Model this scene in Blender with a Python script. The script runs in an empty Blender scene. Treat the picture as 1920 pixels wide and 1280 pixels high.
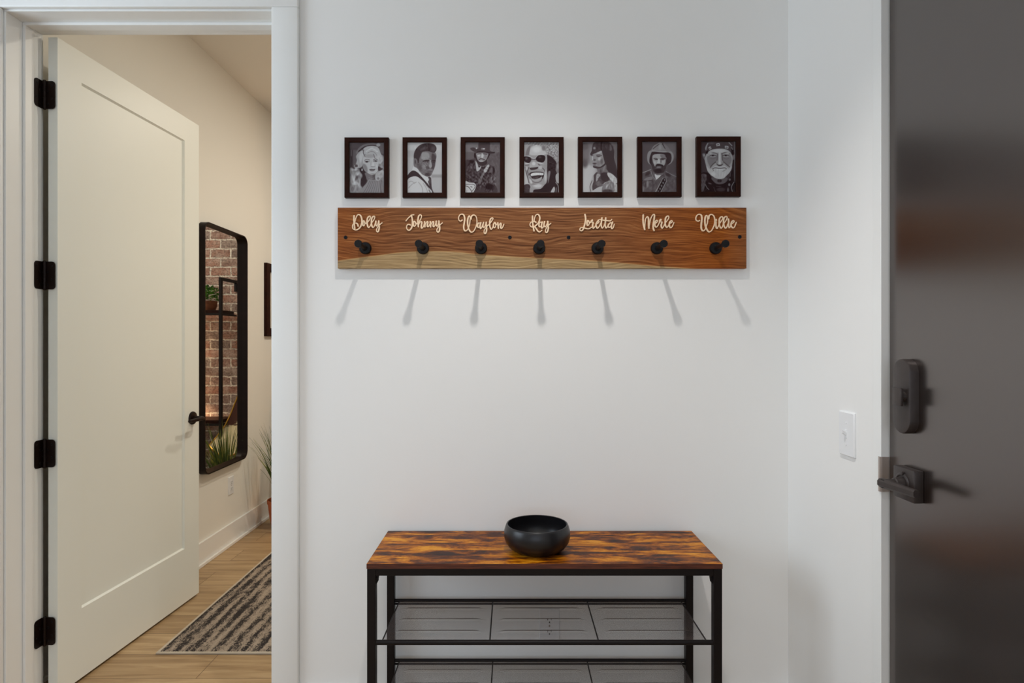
import bpy, bmesh, math, random
import numpy as np
from mathutils import Vector, Matrix

S = bpy.context.scene
COL = S.collection
PI = math.pi
random.seed(11)
EYE = 1.30                      # camera height; the view is level
F = 1150.0                      # focal length in pixels of the 1920 wide frame

# ---------------------------------------------------------------- camera, world, lights, exposure
cam_data = bpy.data.cameras.new('camera'); cam_data.sensor_width = 36.0
cam_data.lens = F / 1920.0 * 36.0; cam_data.clip_start = 0.02; cam_data.clip_end = 100
cam = bpy.data.objects.new('camera', cam_data); COL.objects.link(cam)
cam.location = (0, 0, EYE); cam.rotation_euler = (PI / 2, 0, 0); S.camera = cam

w = bpy.data.worlds.new('daylight'); S.world = w; w.use_nodes = True
w.node_tree.nodes['Background'].inputs[0].default_value = (0.62, 0.76, 1.0, 1)
w.node_tree.nodes['Background'].inputs[1].default_value = 1.0
S.view_settings.view_transform = 'Standard'; S.view_settings.look = 'None'
S.view_settings.gamma = 1.0; S.view_settings.use_curve_mapping = False
S.view_settings.exposure = -0.07

def lamp(name, kind, loc, energy, color, rot=(0, 0, 0), **kw):
    d = bpy.data.lights.new(name, kind); d.energy = energy; d.color = color
    for k, v in kw.items(): setattr(d, k, v)
    o = bpy.data.objects.new(name, d); COL.objects.link(o); o.location = loc; o.rotation_euler = rot
    return o
DAY = (0.80, 0.91, 1.0); WARM = (1.0, 0.92, 0.78); SOFT = (1.0, 0.96, 0.92)
# daylight through the window in the left wall; added fill light behind the camera
lamp('daylight_left_window', 'AREA', (-2.70, 0.95, 1.75), 34, DAY, (0, -PI / 2, 0), shape='RECTANGLE', size=1.5, size_y=1.5)
lamp('near_fill', 'AREA', (-0.5, -3.70, 1.6), 23, (0.97, 0.985, 1.0), (PI / 2, 0, 0), shape='RECTANGLE', size=3.4, size_y=2.0)
# recessed ceiling lights, entry; all but the first are added fill, out of view
CEIL = 3.01
CAN = [(0.04, 1.255), (0.04, -0.75), (-1.5, -0.75), (0.04, -2.6)]
for i, (x, y) in enumerate(CAN):
    lamp('downlight', 'SPOT', (x, y, CEIL - .016), (84, 31, 31, 31)[i], SOFT, spot_size=math.radians(92 if i == 0 else 130), spot_blend=.75, shadow_soft_size=.032 if i == 0 else .06)
# recessed ceiling lights, bedroom
CAN2 = [(0.1, 3.1), (-0.35, 4.30)]
for i, (x, y) in enumerate(CAN2):
    lamp('bedroom_downlight', 'AREA', (x, y, CEIL - .016), (23, 21)[i], WARM, shape='DISK', size=0.09)

# ---------------------------------------------------------------- helpers
MATS = {}
def lin(c):
    out = []
    for v in c:
        v = v / 255.0
        out.append(v / 12.92 if v <= .04045 else ((v + .055) / 1.055) ** 2.4)
    return (*out, 1.0)

def mat(name, rgb, rough=0.6, metal=0.0, spec=0.5, bump=None, vary=None):
    """plain paint / metal: colour, optional fine bump (scale, strength) and optional colour variation (scale, amount)"""
    m = bpy.data.materials.new(name); m.use_nodes = True; nt = m.node_tree; b = nt.nodes['Principled BSDF']
    b.inputs['Base Color'].default_value = lin(rgb); b.inputs['Roughness'].default_value = rough
    b.inputs['Metallic'].default_value = metal; b.inputs['Specular IOR Level'].default_value = spec
    tc = nt.nodes.new('ShaderNodeTexCoord')
    if vary:
        n = nt.nodes.new('ShaderNodeTexNoise'); n.inputs['Scale'].default_value = vary[0]; n.inputs['Detail'].default_value = 4
        nt.links.new(tc.outputs['Object'], n.inputs['Vector'])
        r = nt.nodes.new('ShaderNodeValToRGB'); c = lin(rgb)
        r.color_ramp.elements[0].color = tuple(v * (1 - vary[1]) for v in c[:3]) + (1,)
        r.color_ramp.elements[1].color = tuple(min(1, v * (1 + vary[1])) for v in c[:3]) + (1,)
        r.color_ramp.elements[0].position = .3; r.color_ramp.elements[1].position = .7
        nt.links.new(n.outputs['Fac'], r.inputs['Fac']); nt.links.new(r.outputs['Color'], b.inputs['Base Color'])
    if bump:
        n = nt.nodes.new('ShaderNodeTexNoise'); n.inputs['Scale'].default_value = bump[0]; n.inputs['Detail'].default_value = 3
        nt.links.new(tc.outputs['Object'], n.inputs['Vector'])
        bp = nt.nodes.new('ShaderNodeBump'); bp.inputs['Strength'].default_value = bump[1]; bp.inputs['Distance'].default_value = .002
        nt.links.new(n.outputs['Fac'], bp.inputs['Height']); nt.links.new(bp.outputs['Normal'], b.inputs['Normal'])
    MATS[name] = m
    return m

class NT:
    """short-hand for wiring a material"""
    def __init__(s, name, rough=.5):
        s.m = bpy.data.materials.new(name); s.m.use_nodes = True; s.t = s.m.node_tree
        s.b = s.t.nodes['Principled BSDF']; s.b.inputs['Roughness'].default_value = rough; MATS[name] = s.m
    def n(s, typ, **kw):
        nd = s.t.nodes.new('ShaderNode' + typ)
        for k, v in kw.items():
            if k.startswith('_'): setattr(nd, k[1:], v)
            else:
                key = k.replace('__', ' ')
                nd.inputs[int(key[1:]) if key[0] == 'i' and key[1:].isdigit() else key].default_value = v
        return nd
    def l(s, a, b): s.t.links.new(a, b)
    def obj(s, scale=(1, 1, 1), rot=(0, 0, 0), loc=(0, 0, 0)):
        tc = s.n('TexCoord'); mp = s.n('Mapping'); mp.inputs['Scale'].default_value = scale
        mp.inputs['Rotation'].default_value = rot; mp.inputs['Location'].default_value = loc
        s.l(tc.outputs['Object'], mp.inputs['Vector']); return mp.outputs['Vector']
    def noise(s, vec, scale, detail=4, rough=.5, dist=0.0):
        n = s.n('TexNoise'); n.inputs['Scale'].default_value = scale; n.inputs['Detail'].default_value = detail
        n.inputs['Roughness'].default_value = rough; n.inputs['Distortion'].default_value = dist
        s.l(vec, n.inputs['Vector']); return n.outputs['Fac']
    def ramp(s, fac, stops):
        r = s.n('ValToRGB'); el = r.color_ramp.elements
        while len(el) < len(stops): el.new(.5)
        for e, (p, c) in zip(el, stops): e.position = p; e.color = lin(c) if len(c) == 3 else c
        s.l(fac, r.inputs['Fac']); return r.outputs['Color']
    def math(s, op, a, b=None, clamp=False):
        n = s.n('Math', _operation=op, _use_clamp=clamp)
        for i, v in enumerate((a, b)):
            if v is None: continue
            if isinstance(v, (int, float)): n.inputs[i].default_value = v
            else: s.l(v, n.inputs[i])
        return n.outputs[0]
    def mix(s, fac, a, b, mode='MIX'):
        n = s.n('MixRGB', _blend_type=mode)
        for i, v in zip((0, 1, 2), (fac, a, b)):
            if isinstance(v, (int, float)): n.inputs[i].default_value = v
            elif isinstance(v, tuple): n.inputs[i].default_value = lin(v)
            else: s.l(v, n.inputs[i])
        return n.outputs[0]
    def bump(s, h, strength=.3, dist=.002):
        b = s.n('Bump'); b.inputs['Strength'].default_value = strength; b.inputs['Distance'].default_value = dist
        s.l(h, b.inputs['Height']); s.l(b.outputs['Normal'], s.b.inputs['Normal'])

ROOTM = {}
def rootm(o):
    while o.parent: o = o.parent
    return ROOTM.get(o.name, Matrix())

def tag(o, label=None, cat=None, group=None, kind=None):
    if label: o['label'] = label
    if cat: o['category'] = cat
    if group: o['group'] = group
    if kind: o['kind'] = kind
    return o

def thing(name, loc, rz=0.0, label=None, cat=None, group=None, kind=None):
    o = bpy.data.objects.new(name, None); COL.objects.link(o); o.location = loc; o.rotation_euler = (0, 0, rz)
    o.empty_display_size = .05
    ROOTM[o.name] = Matrix.Translation(loc) @ Matrix.Rotation(rz, 4, 'Z')
    return tag(o, label, cat, group, kind)

def obj(name, bm, m, parent=None, smooth=False, local=False, angle=35):
    """link a bmesh (world coordinates unless local) as ONE mesh object"""
    if parent is not None and not local:
        bm.transform(rootm(parent).inverted())
    bm.normal_update()
    if smooth:
        for f in bm.faces: f.smooth = True
        for e in bm.edges:
            if len(e.link_faces) == 2 and e.calc_face_angle(0) > math.radians(angle): e.smooth = False
    me = bpy.data.meshes.new(name); bm.to_mesh(me); bm.free()
    for x in (m if isinstance(m, (list, tuple)) else [m]): me.materials.append(x)
    o = bpy.data.objects.new(name, me); COL.objects.link(o)
    if parent is not None: o.parent = parent
    return o

def copy_tree(o, parent=None):
    c = o.copy(); COL.objects.link(c); c.parent = parent
    for ch in [x for x in bpy.data.objects if x.parent == o]: copy_tree(ch, c)
    return c

def B(*boxes, bevel=0.0, seg=2, bm=None):
    """boxes (x0,x1,y0,y1,z0,z1), each with bevelled edges"""
    bm = bm or bmesh.new()
    for (x0, x1, y0, y1, z0, z1) in boxes:
        r = bmesh.ops.create_cube(bm, size=1.0); vs = r['verts']
        for v in vs:
            v.co = Vector((x0 + (v.co.x + .5) * (x1 - x0), y0 + (v.co.y + .5) * (y1 - y0), z0 + (v.co.z + .5) * (z1 - z0)))
        if bevel > 0:
            es = list({e for v in vs for e in v.link_edges})
            bmesh.ops.bevel(bm, geom=es, offset=bevel, segments=seg, affect='EDGES', profile=.5)
    return bm

def lathe(bm, profile, origin=(0, 0, 0), axis=(0, 0, 1), seg=32):
    """profile [(r, h)] revolved around axis from origin"""
    ax = Vector(axis).normalized(); q = Vector((0, 0, 1)).rotation_difference(ax).to_matrix().to_4x4()
    M = Matrix.Translation(origin) @ q; rings = []
    for r, h in profile:
        if r < 1e-6: rings.append([bm.verts.new(M @ Vector((0, 0, h)))])
        else: rings.append([bm.verts.new(M @ Vector((r * math.cos(2 * PI * k / seg), r * math.sin(2 * PI * k / seg), h))) for k in range(seg)])
    for a, b in zip(rings, rings[1:]):
        for k in range(seg):
            k2 = (k + 1) % seg
            if len(a) == 1 and len(b) == 1: continue
            if len(a) == 1: bm.faces.new((a[0], b[k2], b[k])) if False else bm.faces.new((a[0], b[k], b[k2]))
            elif len(b) == 1: bm.faces.new((a[k], a[k2], b[0]))
            else: bm.faces.new((a[k], a[k2], b[k2], b[k]))
    bmesh.ops.recalc_face_normals(bm, faces=bm.faces)
    return bm

def tube(bm, pts, r, seg=10):
    """round bar through points"""
    pts = [Vector(p) for p in pts]; n = len(pts); rad = r if isinstance(r, (list, tuple)) else [r] * n; rings = []
    up = None
    for i, p in enumerate(pts):
        d = (pts[min(i + 1, n - 1)] - pts[max(i - 1, 0)]).normalized()
        if up is None:
            up = Vector((0, 0, 1)) if abs(d.z) < .9 else Vector((1, 0, 0))
        a = d.cross(up)
        if a.length < 1e-4: a = d.cross(Vector((0, 1, 0)))
        a.normalize(); b = a.cross(d).normalized(); up = b
        rings.append([bm.verts.new(p + a * rad[i] * math.cos(2 * PI * k / seg) + b * rad[i] * math.sin(2 * PI * k / seg)) for k in range(seg)])
    for x, y in zip(rings, rings[1:]):
        for k in range(seg): bm.faces.new((x[k], x[(k + 1) % seg], y[(k + 1) % seg], y[k]))
    bm.faces.new(rings[0]); bm.faces.new(list(reversed(rings[-1])))
    bmesh.ops.recalc_face_normals(bm, faces=bm.faces)
    return bm

def round_rect(w2, h2, r, n=8):
    pts = []
    for cx, cy, a0 in ((w2 - r, h2 - r, 0), (-w2 + r, h2 - r, PI / 2), (-w2 + r, -h2 + r, PI), (w2 - r, -h2 + r, 1.5 * PI)):
        for k in range(n + 1):
            a = a0 + PI / 2 * k / n; pts.append((cx + r * math.cos(a), cy + r * math.sin(a)))
    return pts

def loft(bm, rings, cap0=True, cap1=True, closed=False):
    """rings: lists of equal-length world points"""
    R = [[bm.verts.new(p) for p in ring] for ring in rings]; n = len(R[0])
    pairs = list(zip(R, R[1:])) + ([(R[-1], R[0])] if closed else [])
    for a, b in pairs:
        for k in range(n): bm.faces.new((a[k], a[(k + 1) % n], b[(k + 1) % n], b[k]))
    if not closed:
        if cap0: bm.faces.new(list(reversed(R[0])))
        if cap1: bm.faces.new(R[-1])
    bmesh.ops.recalc_face_normals(bm, faces=bm.faces)
    return bm
# ---------------------------------------------------------------- printed portraits
import numpy as np
GW, GH = 111, 159                      # vertices of one print
PX0, PX1, PY0, PY1 = 95.0, 830.0, 115.0, 1170.0
_gx, _gy = np.meshgrid(np.linspace(PX0, PX1, GW), np.linspace(PY0, PY1, GH))

def spline(pts, n=8, closed=False):
    p = [np.array(q, float) for q in pts]
    m = len(p); out = []
    if m < 3:
        return [tuple(p[0] + (p[-1] - p[0]) * t / n) for t in range(n + 1)]
    rng = range(m if closed else m - 1)
    for i in rng:
        if closed:
            a, b, c, d = p[(i - 1) % m], p[i], p[(i + 1) % m], p[(i + 2) % m]
        else:
            a, b, c, d = p[max(i - 1, 0)], p[i], p[i + 1], p[min(i + 2, m - 1)]
        for k in range(n):
            t = k / n
            out.append(tuple(0.5 * ((2 * b) + (c - a) * t + (2 * a - 5 * b + 4 * c - d) * t * t + (3 * b - a - 3 * c + d) * t ** 3)))
    if not closed:
        out.append(tuple(p[-1]))
    return out

class Pic:
    def __init__(s, bg, seed):
        s.a = np.full(_gx.shape, float(bg)); s.r = np.random.RandomState(seed)
    def mixin(s, d, v, soft):
        al = np.clip(0.5 - d / max(soft, 1.0), 0, 1); al = al * al * (3 - 2 * al)
        s.a = s.a * (1 - al) + v * al
    def segdist(s, pts, closed):
        best = np.full(_gx.shape, 1e9); n = len(pts)
        for i in range(n if closed else n - 1):
            ax, ay = pts[i]; bx_, by_ = pts[(i + 1) % n]
            vx, vy = bx_ - ax, by_ - ay; L = vx * vx + vy * vy + 1e-9
            t = np.clip(((_gx - ax) * vx + (_gy - ay) * vy) / L, 0, 1)
            best = np.minimum(best, np.hypot(_gx - ax - t * vx, _gy - ay - t * vy))
        return best
    def E(s, cx, cy, rx, ry, v, soft=14, rot=0.0):
        c, q = math.cos(rot), math.sin(rot)
        x = (_gx - cx) * c + (_gy - cy) * q; y = -(_gx - cx) * q + (_gy - cy) * c
        k = np.sqrt((x / rx) ** 2 + (y / ry) ** 2)
        s.mixin((k - 1) * min(rx, ry), v, soft)
    def P(s, pts, v, soft=12, smooth=True):
        q = spline(pts, 5, True) if smooth else list(pts)
        d = s.segdist(q, True); inside = np.zeros(_gx.shape, bool); n = len(q)
        for i in range(n):
            ax, ay = q[i]; bx_, by_ = q[(i + 1) % n]
            if abs(by_ - ay) < 1e-9: continue
            c = ((ay > _gy) != (by_ > _gy)) & (_gx < (bx_ - ax) * (_gy - ay) / (by_ - ay) + ax)
            inside ^= c
        s.mixin(np.where(inside, -d, d), v, soft)
    def L(s, pts, w, v, soft=8):
        s.mixin(s.segdist(spline(pts, 5), False) - w / 2, v, soft)
    def R(s, x0, y0, x1, y1, v, soft=8):
        s.mixin(np.maximum(np.maximum(x0 - _gx, _gx - x1), np.maximum(y0 - _gy, _gy - y1)), v, soft)
    def fuzz(s, cx, cy, rx, ry, amp, fx=25.0, fy=25.0, ang=0.0):
        """woven curls / cloth texture inside an ellipse"""
        c, q = math.cos(ang), math.sin(ang)
        x = _gx * c + _gy * q; y = -_gx * q + _gy * c
        n = 0
        for k in range(4):
            p = s.r.rand(4) * 6.28; f = 0.7 + 0.6 * s.r.rand(2)
            n = n + np.sin(x / fx * f[0] + p[0] + 1.4 * np.sin(y / fy * .6 + p[1])) * np.sin(y / fy * f[1] + p[2] + 1.2 * np.sin(x / fx * .7 + p[3]))
        k = np.sqrt(((_gx - cx) / rx) ** 2 + ((_gy - cy) / ry) ** 2)
        al = np.clip((1.05 - k) * 5, 0, 1)
        s.a = s.a + al * amp * n / 2
    def done(s):
        return np.clip(s.a, 12, 215)

def print_curls():            # long light curls, hat, ribbed sweater
    p = Pic(78, 1)
    p.R(95, 115, 830, 230, 84, 60); p.R(730, 115, 830, 350, 104, 40)
    p.R(130, 270, 250, 640, 98, 20); p.R(150, 270, 172, 640, 66, 8); p.R(120, 400, 150, 640, 60, 14)
    p.L([(250, 330), (300, 255), (370, 195), (470, 158), (600, 150), (690, 175)], 46, 118, 14)
    p.L([(290, 300), (370, 235), (450, 195), (560, 178), (650, 185)], 22, 48, 10)
    p.E(700, 165, 42, 34, 168, 18)
    p.P([(110, 650), (200, 660), (330, 690), (370, 820), (330, 960), (360, 1060), (300, 1170), (115, 1170), (112, 900)], 150, 24)
    p.P([(650, 260), (740, 350), (820, 420), (828, 640), (800, 720), (828, 830), (740, 900), (640, 900), (640, 700), (700, 600)], 150, 22)
    p.P([(300, 310), (380, 280), (420, 330), (400, 520), (350, 620), (270, 650), (215, 640), (230, 560), (250, 480), (235, 400)], 172, 20)
    p.E(345, 400, 42, 110, 196, 40, 0.15); p.E(240, 600, 30, 30, 84, 16); p.L([(200, 590), (215, 650), (290, 665)], 16, 160, 10)
    p.P([(340, 640), (420, 700), (450, 820), (460, 900), (400, 1010), (340, 1020), (330, 900), (370, 800), (310, 700)], 50, 22)
    p.P([(430, 740), (640, 760), (650, 850), (640, 900), (540, 890), (470, 900), (440, 820)], 118, 16)
    p.R(580, 770, 640, 880, 92, 26); p.L([(500, 840), (560, 860), (610, 850)], 8, 150, 8)
    p.P([(500, 880), (600, 890), (720, 880), (815, 850), (830, 1170), (320, 1170), (380, 1040), (450, 960)], 146, 14)
    for k in range(9):
        x = 520 + k * 34
        p.L([(x, 910), (x - 60 - k * -8, 1040), (x - 140 + k * 18, 1170)], 9, 104, 9)
    p.L([(760, 900), (752, 1050), (765, 1170)], 16, 84, 14)
    p.P([(395, 400), (440, 360), (560, 340), (640, 400), (700, 520), (702, 640), (670, 720), (600, 780), (540, 780), (470, 740), (410, 690), (378, 600), (385, 500)], 190, 14)
    p.P([(385, 560), (430, 570), (470, 640), (470, 730), (420, 700), (380, 620)], 140, 34)
    p.E(520, 395, 110, 40, 165, 40)
    p.P([(385, 250), (470, 195), (600, 185), (700, 225), (745, 330), (800, 470), (740, 560), (700, 520), (650, 450), (620, 380), (560, 345), (450, 360), (400, 340)], 182, 14)
    p.L([(450, 300), (560, 240), (680, 300)], 26, 205, 24); p.L([(480, 330), (560, 300), (640, 340), (690, 440)], 10, 130, 10)
    p.L([(395, 270), (385, 330), (420, 400)], 16, 96, 14); p.L([(600, 360), (625, 430)], 16, 110, 14)
    p.E(700, 430, 40, 60, 190, 40)
    p.L([(415, 485), (460, 465), (520, 480)], 12, 92, 10); p.E(465, 512, 48, 18, 92, 12); p.E(462, 516, 18, 13, 30, 8); p.E(492, 520, 10, 8, 200, 8)
    p.L([(600, 475), (640, 455), (680, 475)], 13, 80, 10); p.E(640, 500, 44, 16, 92, 12); p.E(640, 500, 18, 13, 30, 8); p.E(628, 508, 8, 7, 200, 8)
    p.L([(548, 500), (540, 590)], 14, 168, 16); p.E(585, 617, 44, 9, 120, 12); p.E(590, 570, 20, 40, 206, 30)
    p.P([(505, 680), (550, 660), (590, 666), (640, 662), (620, 690), (570, 700)], 96, 9); p.E(572, 700, 44, 14, 128, 10); p.L([(520, 682), (620, 680)], 5, 55, 6)
    p.E(590, 765, 60, 12, 160, 20)
    p.P([(700, 610), (760, 640), (795, 660), (740, 700), (700, 690)], 62, 16); p.P([(640, 780), (700, 720), (800, 690), (826, 740), (780, 840), (700, 905), (640, 880)], 178, 18)
    p.E(700, 860, 26, 24, 120, 20)
    p.E(180, 870, 50, 80, 190, 44); p.E(260, 760, 40, 50, 190, 34, .6); p.E(210, 960, 70, 36, 192, 30); p.E(250, 850, 24, 60, 100, 26, .5); p.E(160, 1080, 30, 50, 120, 26)
    p.E(300, 1000, 26, 60, 170, 30); p.E(200, 680, 60, 20, 190, 26); p.E(360, 680, 14, 26, 190, 12)
    p.fuzz(230, 880, 140, 290, 22, 16, 34); p.fuzz(320, 460, 90, 190, 10, 12, 40); p.fuzz(740, 650, 90, 260, 16, 18, 26); p.fuzz(560, 260, 170, 70, 8, 30, 9)
    return p.done()

def print_overshoulder():     # dark hair, looking back over a white shirt
    p = Pic(186, 2)
    p.R(95, 115, 830, 300, 196, 90); p.R(95, 280, 260, 420, 176, 60); p.R(600, 780, 830, 850, 152, 60); p.R(620, 860, 830, 1170, 178, 40); p.R(95, 700, 830, 760, 186, 60)
    p.P([(240, 600), (310, 660), (400, 760), (520, 850), (560, 900), (520, 960), (400, 880), (280, 760), (200, 690)], 204, 9)
    p.P([(100, 800), (200, 700), (300, 730), (380, 810), (460, 900), (560, 1020), (650, 1170), (600, 1170), (480, 980), (380, 880), (260, 830), (100, 890)], 52, 9)
    p.P([(235, 610), (225, 500), (240, 400), (320, 300), (430, 290), (620, 290), (690, 340), (706, 420), (680, 500), (676, 600), (640, 700), (590, 800), (520, 826), (440, 800), (370, 740), (300, 650)], 116, 12)
    p.P([(240, 450), (228, 400), (250, 300), (320, 200), (430, 140), (560, 130), (660, 160), (706, 230), (690, 300), (640, 330), (540, 300), (430, 305), (390, 360), (350, 440), (340, 540), (300, 520), (270, 450)], 60, 12)
    p.E(440, 240, 70, 24, 84, 36, -.3); p.L([(545, 140), (548, 290)], 14, 30, 10); p.E(640, 250, 40, 50, 78, 40)
    p.P([(240, 450), (290, 460), (310, 540), (290, 620), (240, 590), (228, 520)], 118, 12); p.E(262, 520, 14, 44, 76, 14)
    p.P([(400, 330), (480, 320), (540, 340), (560, 420), (520, 470), (430, 470), (390, 420)], 152, 30)
    p.E(430, 440, 40, 30, 160, 30); p.E(460, 620, 55, 50, 140, 40, .5); p.P([(620, 340), (690, 400), (690, 480), (670, 600), (640, 680), (610, 640), (620, 540), (600, 440)], 74, 26)
    p.L([(425, 510), (480, 490), (560, 492)], 20, 44, 12); p.E(500, 518, 40, 14, 62, 10); p.E(490, 524, 16, 8, 140, 8); p.L([(600, 500), (650, 492), (685, 500)], 16, 40, 10); p.E(645, 528, 26, 12, 60, 12)
    p.P([(565, 470), (610, 520), (612, 600), (590, 640), (545, 630), (560, 560)], 160, 14); p.L([(600, 500), (622, 600), (600, 650)], 16, 60, 14)
    p.E(520, 640, 40, 34, 84, 26, .6); p.L([(440, 560), (480, 600), (500, 660)], 8, 92, 8)
    p.E(560, 690, 50, 14, 132, 12); p.L([(505, 712), (550, 706), (600, 716)], 9, 46, 7); p.E(560, 735, 44, 14, 100, 14); p.E(520, 780, 60, 34, 70, 34); p.E(350, 620, 40, 90, 92, 44, -.4)
    p.P([(540, 830), (590, 850), (600, 950), (610, 1060), (650, 1170), (600, 1130), (540, 960), (520, 900)], 62, 9); p.E(565, 920, 14, 50, 92, 14)
    p.P([(400, 800), (470, 810), (545, 870), (515, 935), (440, 870)], 206, 9)
    p.P([(100, 900), (200, 825), (300, 825), (400, 900), (500, 1010), (600, 1170), (100, 1170)], 200, 12)
    for a in ([(330, 940), (400, 1040), (420, 1165)], [(430, 960), (500, 1080), (520, 1165)], [(480, 990), (560, 1100), (590, 1165)], [(130, 940), (180, 920), (250, 960)], [(120, 1060), (200, 980), (280, 940)]):
        p.L(a, 14, 160, 18)
    p.L([(545, 1100), (580, 1165)], 12, 70, 8)
    p.fuzz(420, 230, 200, 110, 9, 14, 20); p.fuzz(470, 600, 200, 230, 7, 14, 14)
    return p.done()

def print_widehat():          # bearded man in a flat wide-brimmed hat with a guitar
    p = Pic(98, 3)
    p.R(95, 115, 830, 318, 118, 30); p.R(600, 115, 830, 310, 108, 20); p.R(560, 330, 830, 1170, 92, 30)
    p.fuzz(700, 600, 200, 500, 9, 14, 22)
    p.P([(110, 500), (200, 480), (290, 450), (340, 520), (400, 620), (520, 620), (600, 590), (680, 620), (718, 700), (690, 800), (600, 880), (640, 960), (720, 1000), (730, 1170), (110, 1170), (98, 800)], 62, 16)
    p.fuzz(330, 780, 240, 340, 30, 17, 21); p.fuzz(600, 900, 150, 300, 30, 15, 19); p.fuzz(640, 700, 80, 90, 30, 17, 19)
    p.E(600, 1040, 90, 60, 22, 44); p.E(230, 520, 50, 34, 26, 34); p.E(690, 700, 22, 70, 28, 24); p.E(640, 690, 30, 60, 96, 30)
    p.P([(310, 500), (350, 560), (380, 640), (430, 610), (400, 680), (340, 720), (320, 620)], 178, 10)
    p.P([(320, 330), (600, 330), (590, 420), (550, 480), (540, 560), (480, 600), (400, 590), (340, 530), (310, 430)], 44, 14)
    p.P([(335, 340), (560, 340), (560, 420), (530, 480), (470, 520), (400, 520), (350, 470), (330, 400)], 144, 16)
    p.E(380, 390, 30, 24, 184, 20); p.E(455, 400, 24, 50, 192, 20, .15); p.E(520, 400, 24, 40, 128, 20); p.L([(360, 362), (420, 352)], 14, 70, 12); p.L([(480, 355), (550, 362)], 20, 60, 16)
    p.L([(385, 475), (430, 455), (500, 480)], 20, 70, 12); p.E(430, 505, 46, 14, 186, 12); p.L([(400, 495), (430, 503), (480, 492)], 5, 90, 6)
    p.P([(345, 500), (400, 540), (470, 540), (540, 490), (550, 560), (480, 600), (410, 596), (360, 560)], 52, 16)
    p.E(300, 390, 22, 60, 36, 14)
    p.P([(200, 240), (270, 222), (360, 250), (370, 150), (400, 116), (600, 116), (610, 200), (620, 290), (716, 320), (700, 345), (600, 350), (460, 325), (330, 325), (230, 285)], 68, 9)
    p.L([(350, 310), (480, 312), (640, 335), (710, 325)], 14, 28, 9); p.R(430, 235, 510, 268, 150, 10); p.E(445, 252, 8, 10, 80, 6); p.E(478, 252, 8, 10, 210, 6); p.E(497, 252, 6, 8, 210, 6); p.E(330, 242, 13, 15, 190, 8)
    p.P([(480, 700), (520, 640), (560, 590), (590, 580), (600, 610), (570, 660), (540, 730), (500, 740)], 176, 11); p.L([(500, 660), (560, 690)], 6, 90, 6); p.L([(530, 620), (580, 650)], 6, 90, 6)
    for o in (0, 26, 50):
        p.L([(480 + o * .6, 730), (420 + o * .7, 830), (360 + o * .9, 980)], 6, 150, 7)
    p.P([(98, 930), (180, 950), (280, 960), (320, 1010), (300, 1090), (240, 1170), (98, 1170)], 192, 9)
    p.L([(98, 990), (180, 985), (270, 990), (300, 1040), (240, 1130)], 10, 40, 7); p.L([(98, 1020), (160, 1040), (210, 1100), (240, 1165)], 13, 50, 8); p.E(225, 1040, 22, 8, 70, 8, .4)
    p.L([(130, 1110), (120, 1165)], 8, 120, 8); p.L([(100, 840), (200, 900), (250, 940)], 18, 34, 12)
    return p.done()

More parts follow.
